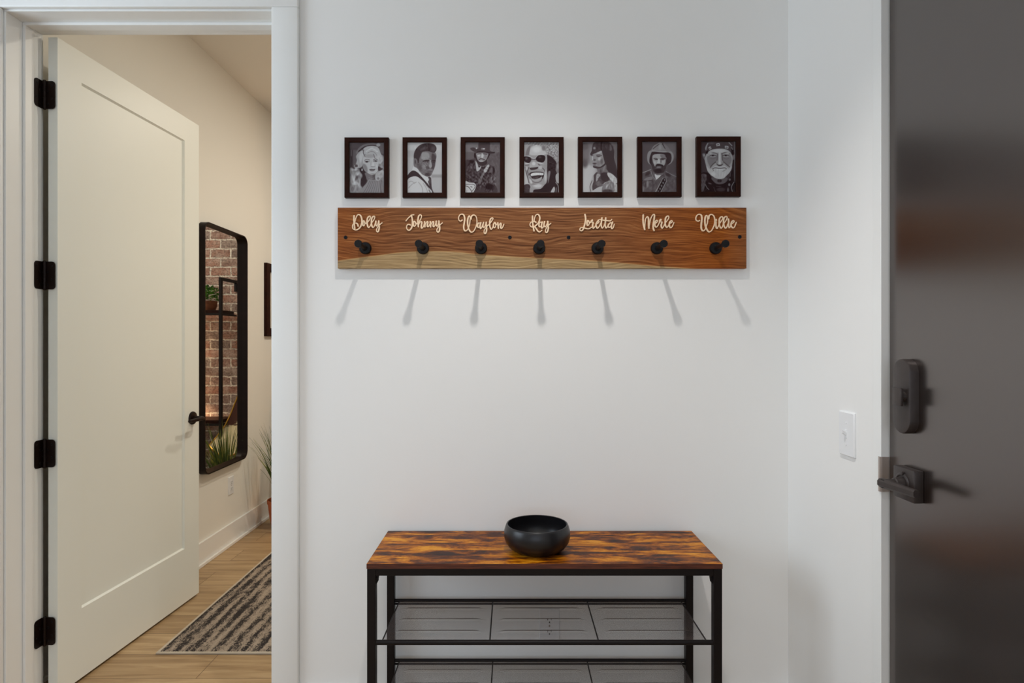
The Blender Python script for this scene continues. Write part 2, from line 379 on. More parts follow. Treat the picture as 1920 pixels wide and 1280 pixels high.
def print_laughing():         # laughing man in sunglasses
    p = Pic(160, 4)
    p.P([(100, 600), (200, 900), (200, 1000), (98, 1010)], 186, 14, False)
    p.P([(560, 160), (700, 170), (800, 300), (828, 520), (780, 560), (740, 480), (560, 380), (460, 200)], 150, 20)
    p.fuzz(680, 300, 200, 210, 34, 12, 13)
    p.P([(560, 400), (640, 400), (720, 460), (780, 560), (760, 700), (830, 760), (830, 1170), (560, 1170), (560, 700)], 40, 18)
    p.P([(780, 560), (828, 520), (828, 740), (780, 750), (760, 640)], 120, 14); p.E(805, 620, 12, 60, 170, 14)
    p.P([(760, 800), (828, 760), (828, 960), (770, 930)], 168, 10); p.P([(600, 740), (650, 730), (620, 900), (600, 960)], 120, 16)
    p.fuzz(660, 620, 110, 120, 22, 15, 15)
    p.P([(110, 560), (130, 400), (200, 230), (300, 160), (430, 150), (540, 220), (580, 400), (580, 700), (585, 880), (540, 1000), (440, 1080), (320, 1090), (230, 1010), (160, 850), (120, 700)], 150, 14)
    p.P([(210, 360), (230, 240), (330, 180), (430, 190), (540, 300), (550, 370), (300, 390)], 186, 36); p.E(360, 270, 90, 60, 204, 60)
    p.P([(130, 400), (160, 260), (230, 180), (215, 300), (190, 390)], 120, 22)
    p.E(330, 135, 90, 30, 150, 26); p.fuzz(330, 140, 200, 60, 24, 12, 12); p.E(510, 240, 40, 50, 120, 40)
    p.E(700, 560, 10, 10, 80)
    p.P([(100, 415), (180, 415), (240, 440), (245, 500), (200, 545), (130, 530), (98, 500)], 36, 8); p.E(150, 455, 26, 22, 84, 30)
    p.P([(345, 450), (370, 400), (450, 380), (530, 400), (540, 470), (500, 530), (420, 530), (360, 500)], 28, 8); p.E(430, 430, 30, 20, 66, 30)
    p.L([(100, 405), (180, 400), (250, 430), (300, 455), (350, 430), (400, 380), (520, 370)], 7, 205, 6); p.L([(250, 470), (300, 470), (350, 470)], 14, 60, 10)
    p.E(430, 550, 70, 12, 196, 14, .2); p.E(160, 560, 50, 12, 190, 12); p.L([(130, 590), (200, 580)], 7, 70, 7)
    p.P([(210, 620), (240, 540), (300, 510), (350, 540), (395, 600), (390, 640), (300, 650), (230, 650)], 168, 12); p.E(300, 560, 34, 36, 198, 30)
    p.P([(215, 650), (300, 640), (395, 630), (370, 670), (300, 690), (240, 690)], 52, 10)
    p.L([(200, 640), (170, 720), (200, 800)], 16, 70, 12); p.L([(400, 570), (470, 640), (525, 700), (530, 780)], 14, 66, 12); p.L([(120, 640), (160, 800), (200, 960)], 14, 66, 10)
    p.L([(120, 600), (200, 600)], 6, 80, 8); p.E(440, 640, 40, 40, 178, 30); p.E(150, 660, 24, 40, 180, 20)
    p.P([(205, 770), (260, 735), (380, 725), (500, 740), (515, 800), (480, 880), (380, 930), (290, 900), (240, 830)], 44, 9)
    p.P([(240, 775), (300, 750), (400, 745), (500, 760), (490, 800), (400, 800), (300, 810), (245, 815)], 208, 7)
    for x in (285, 330, 372, 415, 455): p.L([(x, 755), (x + 2, 800)], 3, 150, 5)
    p.P([(260, 870), (340, 880), (420, 860), (470, 830), (460, 890), (380, 930), (300, 915)], 164, 10); p.P([(280, 860), (350, 840), (400, 820), (380, 870), (310, 885)], 70, 12)
    p.L([(220, 850), (280, 930), (380, 955), (470, 910)], 14, 96, 12); p.E(380, 1020, 90, 40, 190, 40); p.E(240, 930, 24, 60, 190, 24, -.4); p.E(545, 820, 24, 110, 186, 28); p.E(300, 985, 60, 10, 120, 18)
    p.P([(98, 1010), (200, 990), (240, 1080), (230, 1170), (98, 1170)], 60, 9); p.fuzz(160, 1090, 70, 80, 14, 12, 12); p.P([(230, 1050), (320, 1110), (300, 1165), (220, 1165)], 150, 10)
    p.P([(310, 1100), (450, 1080), (560, 980), (580, 1165), (310, 1165)], 34, 10); p.P([(650, 1165), (720, 1040), (745, 1090), (720, 1165)], 180, 10); p.L([(760, 950), (810, 1020), (820, 1160)], 16, 150, 14); p.L([(770, 1060), (765, 1160)], 10, 150, 9)
    return p.done()

def print_profile():          # woman in profile with long dark hair
    p = Pic(118, 5)
    p.R(95, 560, 420, 1170, 176, 160); p.P([(98, 640), (320, 640), (330, 780), (240, 1165), (98, 1165)], 186, 80); p.E(150, 560, 60, 90, 96, 70); p.E(290, 420, 50, 160, 150, 70); p.R(740, 115, 830, 560, 112, 30); p.E(150, 200, 70, 80, 100, 60)
    p.P([(340, 130), (480, 118), (640, 118), (720, 190), (762, 300), (756, 450), (800, 600), (828, 760), (828, 870), (700, 800), (600, 760), (560, 560), (500, 400), (430, 330), (300, 400), (260, 370), (290, 300), (300, 220)], 62, 12)
    p.E(345, 245, 26, 24, 140, 24); p.E(690, 260, 24, 90, 96, 30); p.fuzz(540, 240, 240, 130, 12, 12, 26); p.L([(490, 130), (490, 270)], 14, 20, 9); p.R(500, 300, 740, 700, 58, 40)
    p.P([(400, 640), (580, 580), (600, 680), (640, 730), (600, 900), (480, 900), (390, 800), (410, 720)], 112, 14); p.L([(560, 600), (540, 700)], 30, 136, 26); p.E(480, 740, 20, 60, 84, 26)
    p.P([(290, 400), (340, 360), (430, 330), (490, 300), (520, 380), (545, 480), (560, 560), (520, 600), (440, 650), (370, 655), (318, 620), (330, 590), (312, 560), (318, 520), (300, 490), (312, 450)], 146, 9)
    p.E(445, 340, 60, 22, 176, 24, -.4); p.L([(390, 390), (440, 385), (500, 400)], 13, 56, 10); p.L([(290, 400), (320, 392)], 10, 50, 8); p.E(430, 415, 40, 13, 78, 12); p.E(460, 470, 40, 34, 184, 30); p.L([(310, 420), (308, 490)], 12, 206, 10)
    p.E(350, 490, 24, 20, 90, 18); p.E(355, 560, 46, 14, 60, 10); p.E(350, 595, 34, 10, 74, 10); p.P([(318, 615), (380, 620), (470, 630), (560, 570), (570, 600), (480, 656), (400, 665), (330, 650)], 58, 12); p.E(430, 560, 40, 50, 130, 40)
    p.E(500, 520, 30, 60, 104, 40)
    p.P([(320, 830), (400, 740), (410, 840), (400, 900), (500, 760), (640, 760), (680, 880), (600, 950), (500, 1000), (420, 1060), (310, 1120), (300, 980)], 76, 12); p.P([(400, 780), (480, 800), (440, 850), (400, 940), (380, 900)], 160, 16)
    p.E(430, 980, 60, 50, 106, 40); p.fuzz(480, 930, 180, 130, 14, 14, 14); p.P([(480, 770), (620, 760), (660, 880), (560, 940), (500, 900)], 56, 18)
    p.P([(320, 800), (250, 1000), (240, 1165), (310, 1165), (300, 1040), (330, 920)], 172, 10); p.L([(300, 920), (255, 1040), (280, 1165)], 12, 76, 10)
    p.P([(630, 750), (720, 780), (800, 860), (825, 960), (740, 960), (670, 880), (620, 800)], 192, 11); p.P([(310, 1130), (420, 1060), (520, 1030), (560, 960), (680, 930), (760, 960), (826, 1010), (826, 1165), (310, 1165)], 180, 12)
    p.P([(540, 1000), (640, 940), (740, 960), (770, 1090), (740, 1160), (560, 1160), (500, 1120)], 128, 16); p.E(620, 1140, 110, 44, 76, 20); p.E(610, 1030, 16, 50, 180, 18, .6); p.fuzz(680, 1000, 140, 140, 20, 11, 26); p.fuzz(720, 860, 90, 90, 14, 12, 16)
    p.P([(640, 590), (828, 700), (828, 850), (720, 780), (620, 700)], 58, 22)
    return p.done()

def print_cowboyhat():        # bearded man in cowboy hat with patterned strap
    p = Pic(92, 6)
    p.R(560, 115, 830, 420, 112, 160); p.E(180, 500, 90, 300, 84, 100); p.R(640, 500, 830, 760, 84, 60)
    p.P([(98, 770), (200, 720), (290, 690), (400, 760), (560, 760), (640, 740), (740, 800), (828, 850), (828, 1170), (98, 1170)], 92, 10)
    p.fuzz(460, 980, 420, 220, 13, 20, 26, .3); p.L([(100, 765), (220, 718), (290, 690)], 10, 170, 9); p.L([(610, 735), (730, 800), (825, 840)], 10, 150, 9); p.E(650, 800, 60, 34, 58, 30, .5); p.E(220, 780, 60, 34, 56, 26, -.6)
    p.P([(120, 930), (200, 860), (320, 840), (310, 900), (220, 930)], 124, 16); p.L([(110, 925), (220, 925), (320, 910)], 9, 44, 8); p.E(220, 990, 22, 70, 136, 20); p.E(180, 1010, 12, 60, 70, 14); p.L([(325, 900), (335, 1165)], 9, 66, 9); p.E(130, 1090, 20, 60, 130, 20)
    p.P([(210, 470), (225, 350), (290, 295), (420, 320), (600, 325), (700, 310), (755, 370), (765, 460), (720, 550), (640, 590), (600, 480), (340, 480), (310, 590), (240, 560)], 150, 10)
    p.P([(260, 470), (290, 370), (340, 320), (600, 330), (700, 360), (722, 450), (700, 540), (640, 590), (600, 560), (600, 430), (340, 420), (320, 590), (265, 560)], 46, 12); p.E(690, 470, 22, 60, 60, 30)
    p.P([(310, 260), (350, 200), (420, 160), (480, 130), (560, 170), (620, 250), (650, 330), (500, 335), (310, 300)], 140, 10); p.L([(340, 260), (400, 210), (460, 170)], 20, 84, 16); p.L([(530, 160), (560, 210), (590, 260)], 20, 60, 14); p.E(480, 230, 30, 60, 156, 34); p.L([(320, 305), (480, 320), (680, 318)], 14, 172, 10)
    p.P([(560, 140), (700, 300), (620, 320), (590, 260)], 128, 30)
    p.P([(320, 400), (400, 365), (560, 375), (600, 430), (620, 560), (600, 680), (540, 760), (440, 780), (350, 740), (310, 640), (305, 560)], 62, 12)
    p.P([(330, 400), (420, 372), (560, 380), (595, 440), (590, 560), (540, 620), (450, 590), (390, 640), (350, 580), (325, 500)], 168, 12)
    p.P([(490, 380), (580, 390), (595, 460), (560, 470), (500, 440)], 124, 26)
    p.L([(350, 465), (390, 460), (430, 475)], 15, 50, 9); p.E(400, 486, 36, 12, 66, 10); p.L([(485, 475), (530, 462), (585, 470)], 16, 44, 10); p.E(530, 487, 40, 12, 60, 10)
    p.P([(440, 480), (470, 480), (485, 550), (460, 570), (415, 560), (430, 520)], 196, 11); p.E(500, 520, 14, 40, 110, 14); p.E(370, 550, 24, 30, 186, 22); p.E(540, 540, 24, 26, 176, 22)
    p.P([(385, 610), (420, 575), (480, 575), (545, 600), (540, 640), (480, 610), (420, 620), (390, 650)], 44, 10); p.E(455, 640, 50, 13, 158, 10); p.L([(410, 628), (500, 626)], 6, 70, 6); p.E(440, 665, 60, 16, 92, 14); p.E(450, 720, 80, 44, 40, 30); p.fuzz(450, 700, 140, 80, 9, 10, 14)
    p.P([(340, 750), (400, 780), (540, 770), (480, 860), (400, 915), (360, 840)], 110, 10); p.P([(370, 790), (420, 810), (495, 810), (450, 870), (405, 905)], 208, 10); p.L([(400, 915), (480, 850), (560, 800)], 9, 44, 8); p.L([(290, 720), (320, 820), (390, 915)], 10, 150, 9)
    p.P([(540, 860), (620, 880), (620, 940), (500, 1165), (370, 1165)], 150, 8, False); p.P([(535, 890), (565, 865), (612, 885), (610, 930), (485, 1165), (400, 1165)], 30, 8, False)
    for i, (x, y) in enumerate(((578, 905), (545, 968), (512, 1030), (480, 1090), (440, 1145))):
        p.L([(x - 14, y - 8), (x + 12, y - 12), (x - 6, y + 14), (x + 14, y + 16)], 8, 150, 6)
    return p.done()

def print_bandana():          # white-bearded man with bandana and braids
    p = Pic(62, 7)
    p.R(95, 115, 210, 760, 62, 20); p.R(795, 115, 828, 1170, 104, 10); p.R(750, 500, 795, 900, 34, 14)
    p.P([(98, 800), (240, 760), (300, 820), (400, 980), (560, 990), (680, 900), (760, 700), (800, 900), (790, 1170), (98, 1170)], 26, 14)
    p.P([(98, 820), (200, 790), (230, 850), (200, 960), (150, 1160), (98, 1160)], 84, 18); p.fuzz(170, 980, 90, 200, 18, 14, 26)
    p.P([(130, 370), (180, 360), (200, 420), (190, 500), (150, 450)], 110, 12); p.E(168, 400, 12, 26, 170, 12); p.P([(765, 400), (820, 390), (815, 460), (780, 490)], 116, 12)
    p.P([(330, 860), (640, 860), (620, 960), (500, 1000), (400, 970)], 96, 18); p.E(490, 930, 50, 34, 50, 20)
    p.P([(200, 420), (250, 320), (350, 275), (480, 262), (620, 275), (710, 330), (760, 420), (765, 520), (740, 680), (700, 760), (640, 820), (560, 880), (470, 885), (380, 850), (300, 790), (240, 720), (205, 600), (180, 480)], 168, 11)
    p.P([(230, 440), (300, 400), (440, 400), (440, 500), (340, 600), (300, 640), (250, 560)], 128, 34); p.P([(560, 400), (700, 390), (745, 470), (730, 560), (660, 630), (600, 560), (550, 500)], 130, 34)
    p.E(480, 310, 160, 34, 196, 44)
    p.P([(200, 360), (205, 240), (240, 130), (350, 118), (620, 118), (700, 130), (760, 220), (790, 390), (750, 390), (700, 310), (600, 270), (480, 262), (340, 282), (270, 320), (230, 370)], 74, 10)
    p.E(330, 150, 60, 20, 96, 30); p.P([(190, 250), (230, 160), (260, 150), (230, 220), (210, 300)], 150, 10); p.P([(200, 340), (250, 300), (240, 370)], 26, 8); p.P([(740, 250), (790, 300), (790, 390), (745, 370)], 24, 10); p.L([(690, 140), (750, 200)], 20, 150, 12); p.L([(740, 240), (765, 280)], 10, 160, 8)
    for cx, cy, q in ((292, 252, -.5), (458, 182, -.1), (638, 234, .2)):
        c, s_ = math.cos(q), math.sin(q)
        def T(x, y): return (cx + x * c - y * s_, cy + x * s_ + y * c)
        w = 42 if cx > 300 else 28
        p.P([T(-w, -20), T(-w * .4, -26), T(w * .5, -30), T(w, -16), T(w * .8, 4), T(w, 24), T(w * .3, 22), T(-w * .8, 28), T(-w * .7, 4)], 205, 6, False)
        p.P([T(-w * .6, -10), T(w * .6, -16), T(w * .5, 12), T(-w * .5, 14)], 60, 6, False); p.L([T(-w * .3, 6), T(w * .3, -6)], 6, 180, 5)
    p.L([(270, 372), (360, 350), (450, 372)], 18, 100, 16); p.L([(530, 372), (620, 345), (710, 372)], 18, 96, 16); p.E(300, 360, 40, 12, 190, 16); p.E(660, 358, 40, 12, 186, 16)
    p.L([(290, 412), (350, 392), (415, 408)], 12, 66, 8); p.E(352, 410, 22, 11, 24, 7); p.L([(300, 428), (360, 432), (410, 420)], 6, 190, 6); p.L([(300, 468), (360, 474), (420, 450)], 8, 100, 8)
    p.L([(560, 405), (620, 392), (685, 412)], 12, 64, 8); p.E(622, 410, 22, 11, 24, 7); p.L([(575, 420), (620, 432), (680, 428)], 6, 190, 6); p.L([(575, 455), (630, 478), (685, 468)], 8, 100, 8)
    p.L([(450, 380), (445, 480), (430, 560)], 22, 96, 22); p.L([(545, 380), (550, 480), (570, 550)], 22, 92, 22); p.L([(495, 350), (495, 540)], 34, 200, 24)
    p.P([(415, 560), (440, 510), (470, 560), (520, 560), (550, 510), (580, 560), (550, 600), (500, 620), (450, 600)], 150, 12); p.E(495, 565, 30, 26, 200, 22); p.P([(425, 575), (470, 598), (520, 598), (570, 575), (540, 612), (490, 625), (450, 610)], 58, 9)
    p.L([(410, 540), (350, 590), (300, 650)], 20, 84, 20); p.L([(580, 540), (640, 590), (700, 640)], 20, 84, 20)
    p.P([(220, 620), (300, 690), (400, 620), (500, 640), (600, 620), (680, 680), (745, 620), (735, 700), (640, 820), (560, 885), (440, 885), (340, 830), (250, 740)], 190, 16)
    p.L([(345, 680), (400, 662), (500, 672), (600, 662), (640, 684)], 15, 84, 9); p.E(500, 695, 70, 12, 204, 12); p.L([(350, 690), (370, 720)], 14, 120, 12); p.L([(620, 700), (560, 735)], 14, 140, 14)
    p.fuzz(490, 780, 170, 110, 11, 9, 40); p.E(360, 790, 50, 40, 206, 40)
    p.L([(720, 760), (715, 840)], 16, 84, 14); p.E(705, 905, 22, 24, 110, 14); p.E(695, 1010, 22, 30, 120, 16); p.L([(790, 960), (740, 1060), (765, 1165)], 14, 130, 10); p.L([(190, 1000), (230, 1070), (270, 1110)], 13, 120, 10); p.E(290, 985, 40, 14, 86, 14, .3)
    p.L([(370, 1060), (410, 1165)], 10, 76, 9); p.L([(420, 1040), (520, 1050)], 9, 70, 8); p.E(520, 1110, 90, 40, 60, 30); p.E(670, 1120, 20, 50, 96, 20)
    p.L([(470, 902), (470, 950)], 8, 30, 6); p.L([(520, 902), (520, 950)], 8, 30, 6)
    return p.done()
PRINTS = [print_curls, print_overshoulder, print_widehat, print_laughing, print_profile, print_cowboyhat, print_bandana]
def duotone(g):
    """grey value -> slightly plum-toned print, as linear colour"""
    t = np.clip(g / 255.0 * 1.2 - .02, 0, .97)
    rgb = np.stack([t * .93 + .07 * (1 - t) ** 2 + .02, t * .97 - .005, t * .965 + .012], -1)
    rgb = np.clip(rgb, 0.004, 1)
    return np.where(rgb <= .04045, rgb / 12.92, ((rgb + .055) / 1.055) ** 2.4)
# ---------------------------------------------------------------- materials
wall_paint = mat('wall_paint', (237, 237, 235), .75, bump=(260, .06))
trim_paint = mat('trim_paint', (236, 237, 235), .38, bump=(60, .03))
ceiling_paint = mat('ceiling_paint', (238, 236, 230), .85)
room_paint = mat('bedroom_wall_paint', (234, 232, 224), .8, bump=(260, .05))
door_paint = mat('white_door_paint', (236, 239, 232), .42, bump=(50, .03))
plate_white = mat('white_plastic', (232, 233, 234), .35)
slot_dark = mat('socket_slots', (30, 28, 28), .6)
bronze = mat('dark_bronze', (25, 12, 8), .42, .25, .25, vary=(30, .25))
black_metal = mat('black_powder_coat', (24, 19, 19), .42, .1, .2)
black_peg = mat('matte_black_peg', (12, 11, 13), .5, .0, .25)
lock_metal = mat('aged_bronze_lock', (62, 55, 53), .42, .3, .5, vary=(40, .12))
nickel = mat('satin_nickel', (176, 164, 156), .42, .35)
bowl_black = mat('black_bowl_glaze', (22, 21, 24), .33, .0, .45)
frame_brown = mat('espresso_frame', (40, 16, 8), .45, .0, .10, vary=(25, .3))
letter_wood = mat('pale_cut_wood', (246, 216, 180), .6, vary=(60, .06))
letter_wood.node_tree.nodes['Principled BSDF'].inputs['Specular IOR Level'].default_value = .3
brass = mat('brass_rod', (196, 150, 60), .3, .9)
terracotta = mat('terracotta', (176, 92, 48), .7, vary=(12, .15))
basket_brown = mat('brown_basket', (110, 62, 34), .8, vary=(40, .3))
soil = mat('potting_soil', (48, 36, 26), .9)
white_print = mat('bare_paper', (205, 200, 190), .8)
bolt_mat = mat('dark_bolt', (24, 22, 24), .35, .6)
mirror_mat = mat('mirror_glass', (238, 236, 232), .015, 1.0)

def glass_mat(name, gloss=.06):
    n = NT(name); t = n.t
    tr = n.n('BsdfTransparent'); gl = n.n('BsdfGlossy'); gl.inputs['Roughness'].default_value = .03
    mx = n.n('MixShader'); fr = n.n('Fresnel'); fr.inputs['IOR'].default_value = 1.16
    n.l(fr.outputs[0], mx.inputs[0]); n.l(tr.outputs[0], mx.inputs[1]); n.l(gl.outputs[0], mx.inputs[2])
    n.l(mx.outputs[0], t.nodes['Material Output'].inputs['Surface'])
    return n.m
clear_glass = glass_mat('clear_glass')

def make_floor():
    n = NT('oak_plank_floor', .42)
    v = n.obj((1, 1, 1))
    br = n.n('TexBrick', _offset=.37, _offset_frequency=2, _squash=1.0)
    br.inputs['Scale'].default_value = 1.0; br.inputs['Mortar Size'].default_value = .0012; br.inputs['Brick Width'].default_value = 1.22
    br.inputs['Row Height'].default_value = .182; br.inputs['Bias'].default_value = 0; br.inputs['Mortar Smooth'].default_value = .1
    br.inputs['Color1'].default_value = (0, 0, 0, 1); br.inputs['Color2'].default_value = (1, 1, 1, 1); br.inputs['Mortar'].default_value = (.5, .5, .5, 1)
    n.l(v, br.inputs['Vector'])
    sc = n.n('MixRGB', _blend_type='ADD'); sc.inputs[0].default_value = 1
    mp = n.n('Mapping'); mp.inputs['Scale'].default_value = (1.2, 14, 1); n.l(v, mp.inputs['Vector'])
    off = n.n('VectorMath', _operation='SCALE'); off.inputs['Scale'].default_value = 7.0; n.l(br.outputs['Color'], off.inputs[0])
    ad = n.n('VectorMath', _operation='ADD'); n.l(mp.outputs[0], ad.inputs[0]); n.l(off.outputs[0], ad.inputs[1])
    g = n.noise(ad.outputs[0], 2.2, 8, .62, .8)
    col = n.ramp(g, [(.30, (122, 94, 62)), (.48, (166, 136, 98)), (.66, (192, 164, 124))])
    col = n.mix(.32, col, n.ramp(br.outputs['Color'], [(0, (138, 110, 76)), (1, (196, 168, 128))]))
    seam = n.mix(br.outputs['Fac'], col, (78, 56, 38)); n.l(seam, n.b.inputs['Base Color'])
    n.bump(n.math('SUBTRACT', g, n.math('MULTIPLY', br.outputs['Fac'], 2)), .15, .001)
    return n.m
floor_mat = make_floor()

def make_walnut():
    """walnut board (object X along the board, Z up): heartwood, sapwood band along the lower edge"""
    n = NT('walnut_board', .5); n.b.inputs['Specular IOR Level'].default_value = .15; v = n.obj()
    warp = n.noise(n.obj((1.5, 1, 3.2)), 1.5, 2, .5)
    vv = n.n('VectorMath', _operation='MULTIPLY'); vv.inputs[1].default_value = (.5, 1, 9); n.l(v, vv.inputs[0])
    dm = n.n('CombineXYZ'); n.l(n.math('MULTIPLY', warp, 1.3), dm.inputs['Z'])
    ad = n.n('VectorMath', _operation='ADD'); n.l(vv.outputs[0], ad.inputs[0]); n.l(dm.outputs[0], ad.inputs[1])
    rings = n.n('TexWave', _wave_type='BANDS', _bands_direction='Z', _wave_profile='SAW'); rings.inputs['Scale'].default_value = 3.4
    rings.inputs['Distortion'].default_value = 1.6; rings.inputs['Detail'].default_value = 3; rings.inputs['Detail Scale'].default_value = 1.5
    n.l(ad.outputs[0], rings.inputs['Vector'])
    fine = n.noise(n.obj((9, 1, 260)), 1.0, 5, .65, .2)
    f2 = n.n('VectorMath', _operation='MULTIPLY'); f2.inputs[1].default_value = (3, 1, 9); n.l(ad.outputs[0], f2.inputs[0])
    mid = n.noise(f2.outputs[0], 2.4, 6, .65)
    g = n.math('ADD', n.math('MULTIPLY', rings.outputs['Fac'], .10), n.math('ADD', n.math('MULTIPLY', mid, .46), n.math('MULTIPLY', fine, .50)))
    heart = n.ramp(g, [(.38, (76, 42, 22)), (.53, (130, 82, 48)), (.69, (172, 122, 80))])
    amber = n.ramp(g, [(.38, (92, 40, 8)), (.53, (146, 74, 14)), (.69, (182, 106, 34))])
    sap = n.ramp(g, [(.38, (116, 94, 66)), (.53, (166, 138, 98)), (.69, (200, 172, 128))])
    sx = n.n('SeparateXYZ'); n.l(v, sx.inputs[0])
    right = n.n('MapRange'); n.l(sx.outputs['X'], right.inputs['Value'])
    right.inputs['From Min'].default_value = .18; right.inputs['From Max'].default_value = .60
    left = n.n('MapRange'); n.l(sx.outputs['X'], left.inputs['Value'])
    left.inputs['From Min'].default_value = -.45; left.inputs['From Max'].default_value = -.66
    amt = n.math('ADD', n.math('MULTIPLY', right.outputs[0], .9), n.math('MULTIPLY', left.outputs[0], .5), True)
    # amber patch fades again at the far right end
    end = n.n('MapRange'); n.l(sx.outputs['X'], end.inputs['Value']); end.inputs['From Min'].default_value = .60; end.inputs['From Max'].default_value = .68
    end.inputs['To Min'].default_value = 1; end.inputs['To Max'].default_value = .35
    col = n.mix(n.math('MULTIPLY', amt, end.outputs[0]), heart, amber)
    fc = n.n('FloatCurve'); cv = fc.mapping.curves[0]
    edge = [(633, 489), (700, 480), (780, 471.5), (830, 471), (900, 477), (960, 481), (1010, 484), (1080, 487), (1140, 491), (1220, 498), (1300, 503.5), (1400, 510)]
    P = [((x - 633) / 767.0, (515 - y) / 60.0) for x, y in edge]
    cv.points[0].location = P[0]; cv.points[1].location = P[-1]
    for q in P[1:-1]: cv.points.new(*q)
    fc.mapping.update()
    mr = n.n('MapRange'); n.l(sx.outputs['X'], mr.inputs['Value']); mr.inputs['From Min'].default_value = -.6835; mr.inputs['From Max'].default_value = .6835
    n.l(mr.outputs[0], fc.inputs['Value'])
    # height above pixel row 515 in board metres: row 503 is the lower edge at z = -0.1016
    hz = n.math('DIVIDE', n.math('ADD', sx.outputs['Z'], .1016 + .0214), .107)
    d = n.math('SUBTRACT', fc.outputs[0], hz)
    s = n.math('ADD', n.math('MULTIPLY', d, 60), .5, True)
    col = n.mix(s, col, sap)
    line = n.math('SUBTRACT', 1.0, n.math('MULTIPLY', n.math('ABSOLUTE', d), 45), True)
    col = n.mix(n.math('MULTIPLY', line, .6), col, (206, 160, 104))
    n.l(col, n.b.inputs['Base Color']); n.bump(fine, .1, .0006)
    return n.m
walnut = make_walnut()

def make_rustic():
    n = NT('rustic_brown_top', .36); n.b.inputs['Specular IOR Level'].default_value = .12; v = n.obj((2.4, 9.0, 9.0))
    a = n.noise(v, 2.5, 10, .7, .6); b = n.noise(n.obj((4, 60, 60)), 1.2, 6, .6, .2); c = n.noise(n.obj((9, 20, 20)), 1.1, 6, .7, 1.2)
    g = n.math('ADD', n.math('MULTIPLY', a, .56), n.math('ADD', n.math('MULTIPLY', b, .22), n.math('MULTIPLY', c, .26)))
    col = n.ramp(g, [(.440, (38, 19, 15)), (.485, (84, 40, 14)), (.522, (136, 72, 8)), (.558, (180, 106, 8)), (.61, (212, 144, 34))])
    n.l(col, n.b.inputs['Base Color']); n.bump(b, .08, .0006)
    return n.m
rustic = make_rustic()
rustic_edge = NT('rustic_edge_band', .5)
_n = rustic_edge
_n.l(_n.ramp(_n.noise(_n.obj((14, 14, 300)), 1, 5, .6), [(.3, (44, 16, 8)), (.5, (80, 34, 16)), (.7, (112, 54, 26))]), _n.b.inputs['Base Color'])
rustic_edge = _n.m

def make_entry_door():
    n = NT('dark_stained_door', .26); n.b.inputs['Specular Tint'].default_value = (1.0, .93, .90, 1); n.b.inputs['IOR'].default_value = 2.5
    g = n.noise(n.obj((60, 60, 2.5)), 1.5, 6, .6, .2); h = n.noise(n.obj((4, 4, 1.2)), 1.2, 3)
    col = n.mix(h, n.ramp(g, [(.3, (16, 9, 6)), (.7, (24, 15, 11))]), n.ramp(g, [(.3, (20, 12, 8)), (.7, (28, 18, 13))]))
    n.l(col, n.b.inputs['Base Color']); n.bump(g, .05, .0008)
    return n.m
entry_mat = make_entry_door()

def make_brick():
    n = NT('tumbled_brick', .9)
    tc = n.n('TexCoord'); s = n.n('SeparateXYZ'); n.l(tc.outputs['Object'], s.inputs[0])
    c = n.n('CombineXYZ'); n.l(s.outputs['X'], c.inputs['X']); n.l(s.outputs['Z'], c.inputs['Y'])
    wob = n.n('TexNoise'); wob.inputs['Scale'].default_value = 26; wob.inputs['Detail'].default_value = 3; n.l(c.outputs[0], wob.inputs['Vector'])
    wv = n.n('VectorMath', _operation='SCALE'); wv.inputs['Scale'].default_value = .022; n.l(wob.outputs['Color'], wv.inputs[0])
    ad = n.n('VectorMath', _operation='ADD'); n.l(c.outputs[0], ad.inputs[0]); n.l(wv.outputs[0], ad.inputs[1])
    br = n.n('TexBrick', _offset=.5); br.inputs['Scale'].default_value = 1; br.inputs['Brick Width'].default_value = .165; br.inputs['Row Height'].default_value = .0735
    br.inputs['Mortar Size'].default_value = .0072; br.inputs['Mortar Smooth'].default_value = .35
    br.inputs['Color1'].default_value = lin((178, 130, 112)); br.inputs['Color2'].default_value = lin((134, 120, 114)); br.inputs['Mortar'].default_value = lin((240, 232, 220))
    n.l(ad.outputs[0], br.inputs['Vector'])
    blotch = n.noise(ad.outputs[0], 16, 5, .7); fine = n.noise(ad.outputs[0], 70, 4, .7)
    col = n.mix(n.ramp(blotch, [(.42, (0, 0, 0)), (.62, (255, 255, 255))]), br.outputs['Color'], n.mix(.5, br.outputs['Color'], (214, 198, 186)))
    col = n.mix(n.ramp(fine, [(.40, (255, 255, 255)), (.52, (0, 0, 0))]), col, n.mix(.55, col, (74, 54, 48)))
    n.l(col, n.b.inputs['Base Color'])
    h = n.math('ADD', n.math('MULTIPLY', br.outputs['Fac'], -1.0), n.math('MULTIPLY', fine, .5)); n.bump(h, .9, .008)
    return n.m
brick_mat = make_brick()

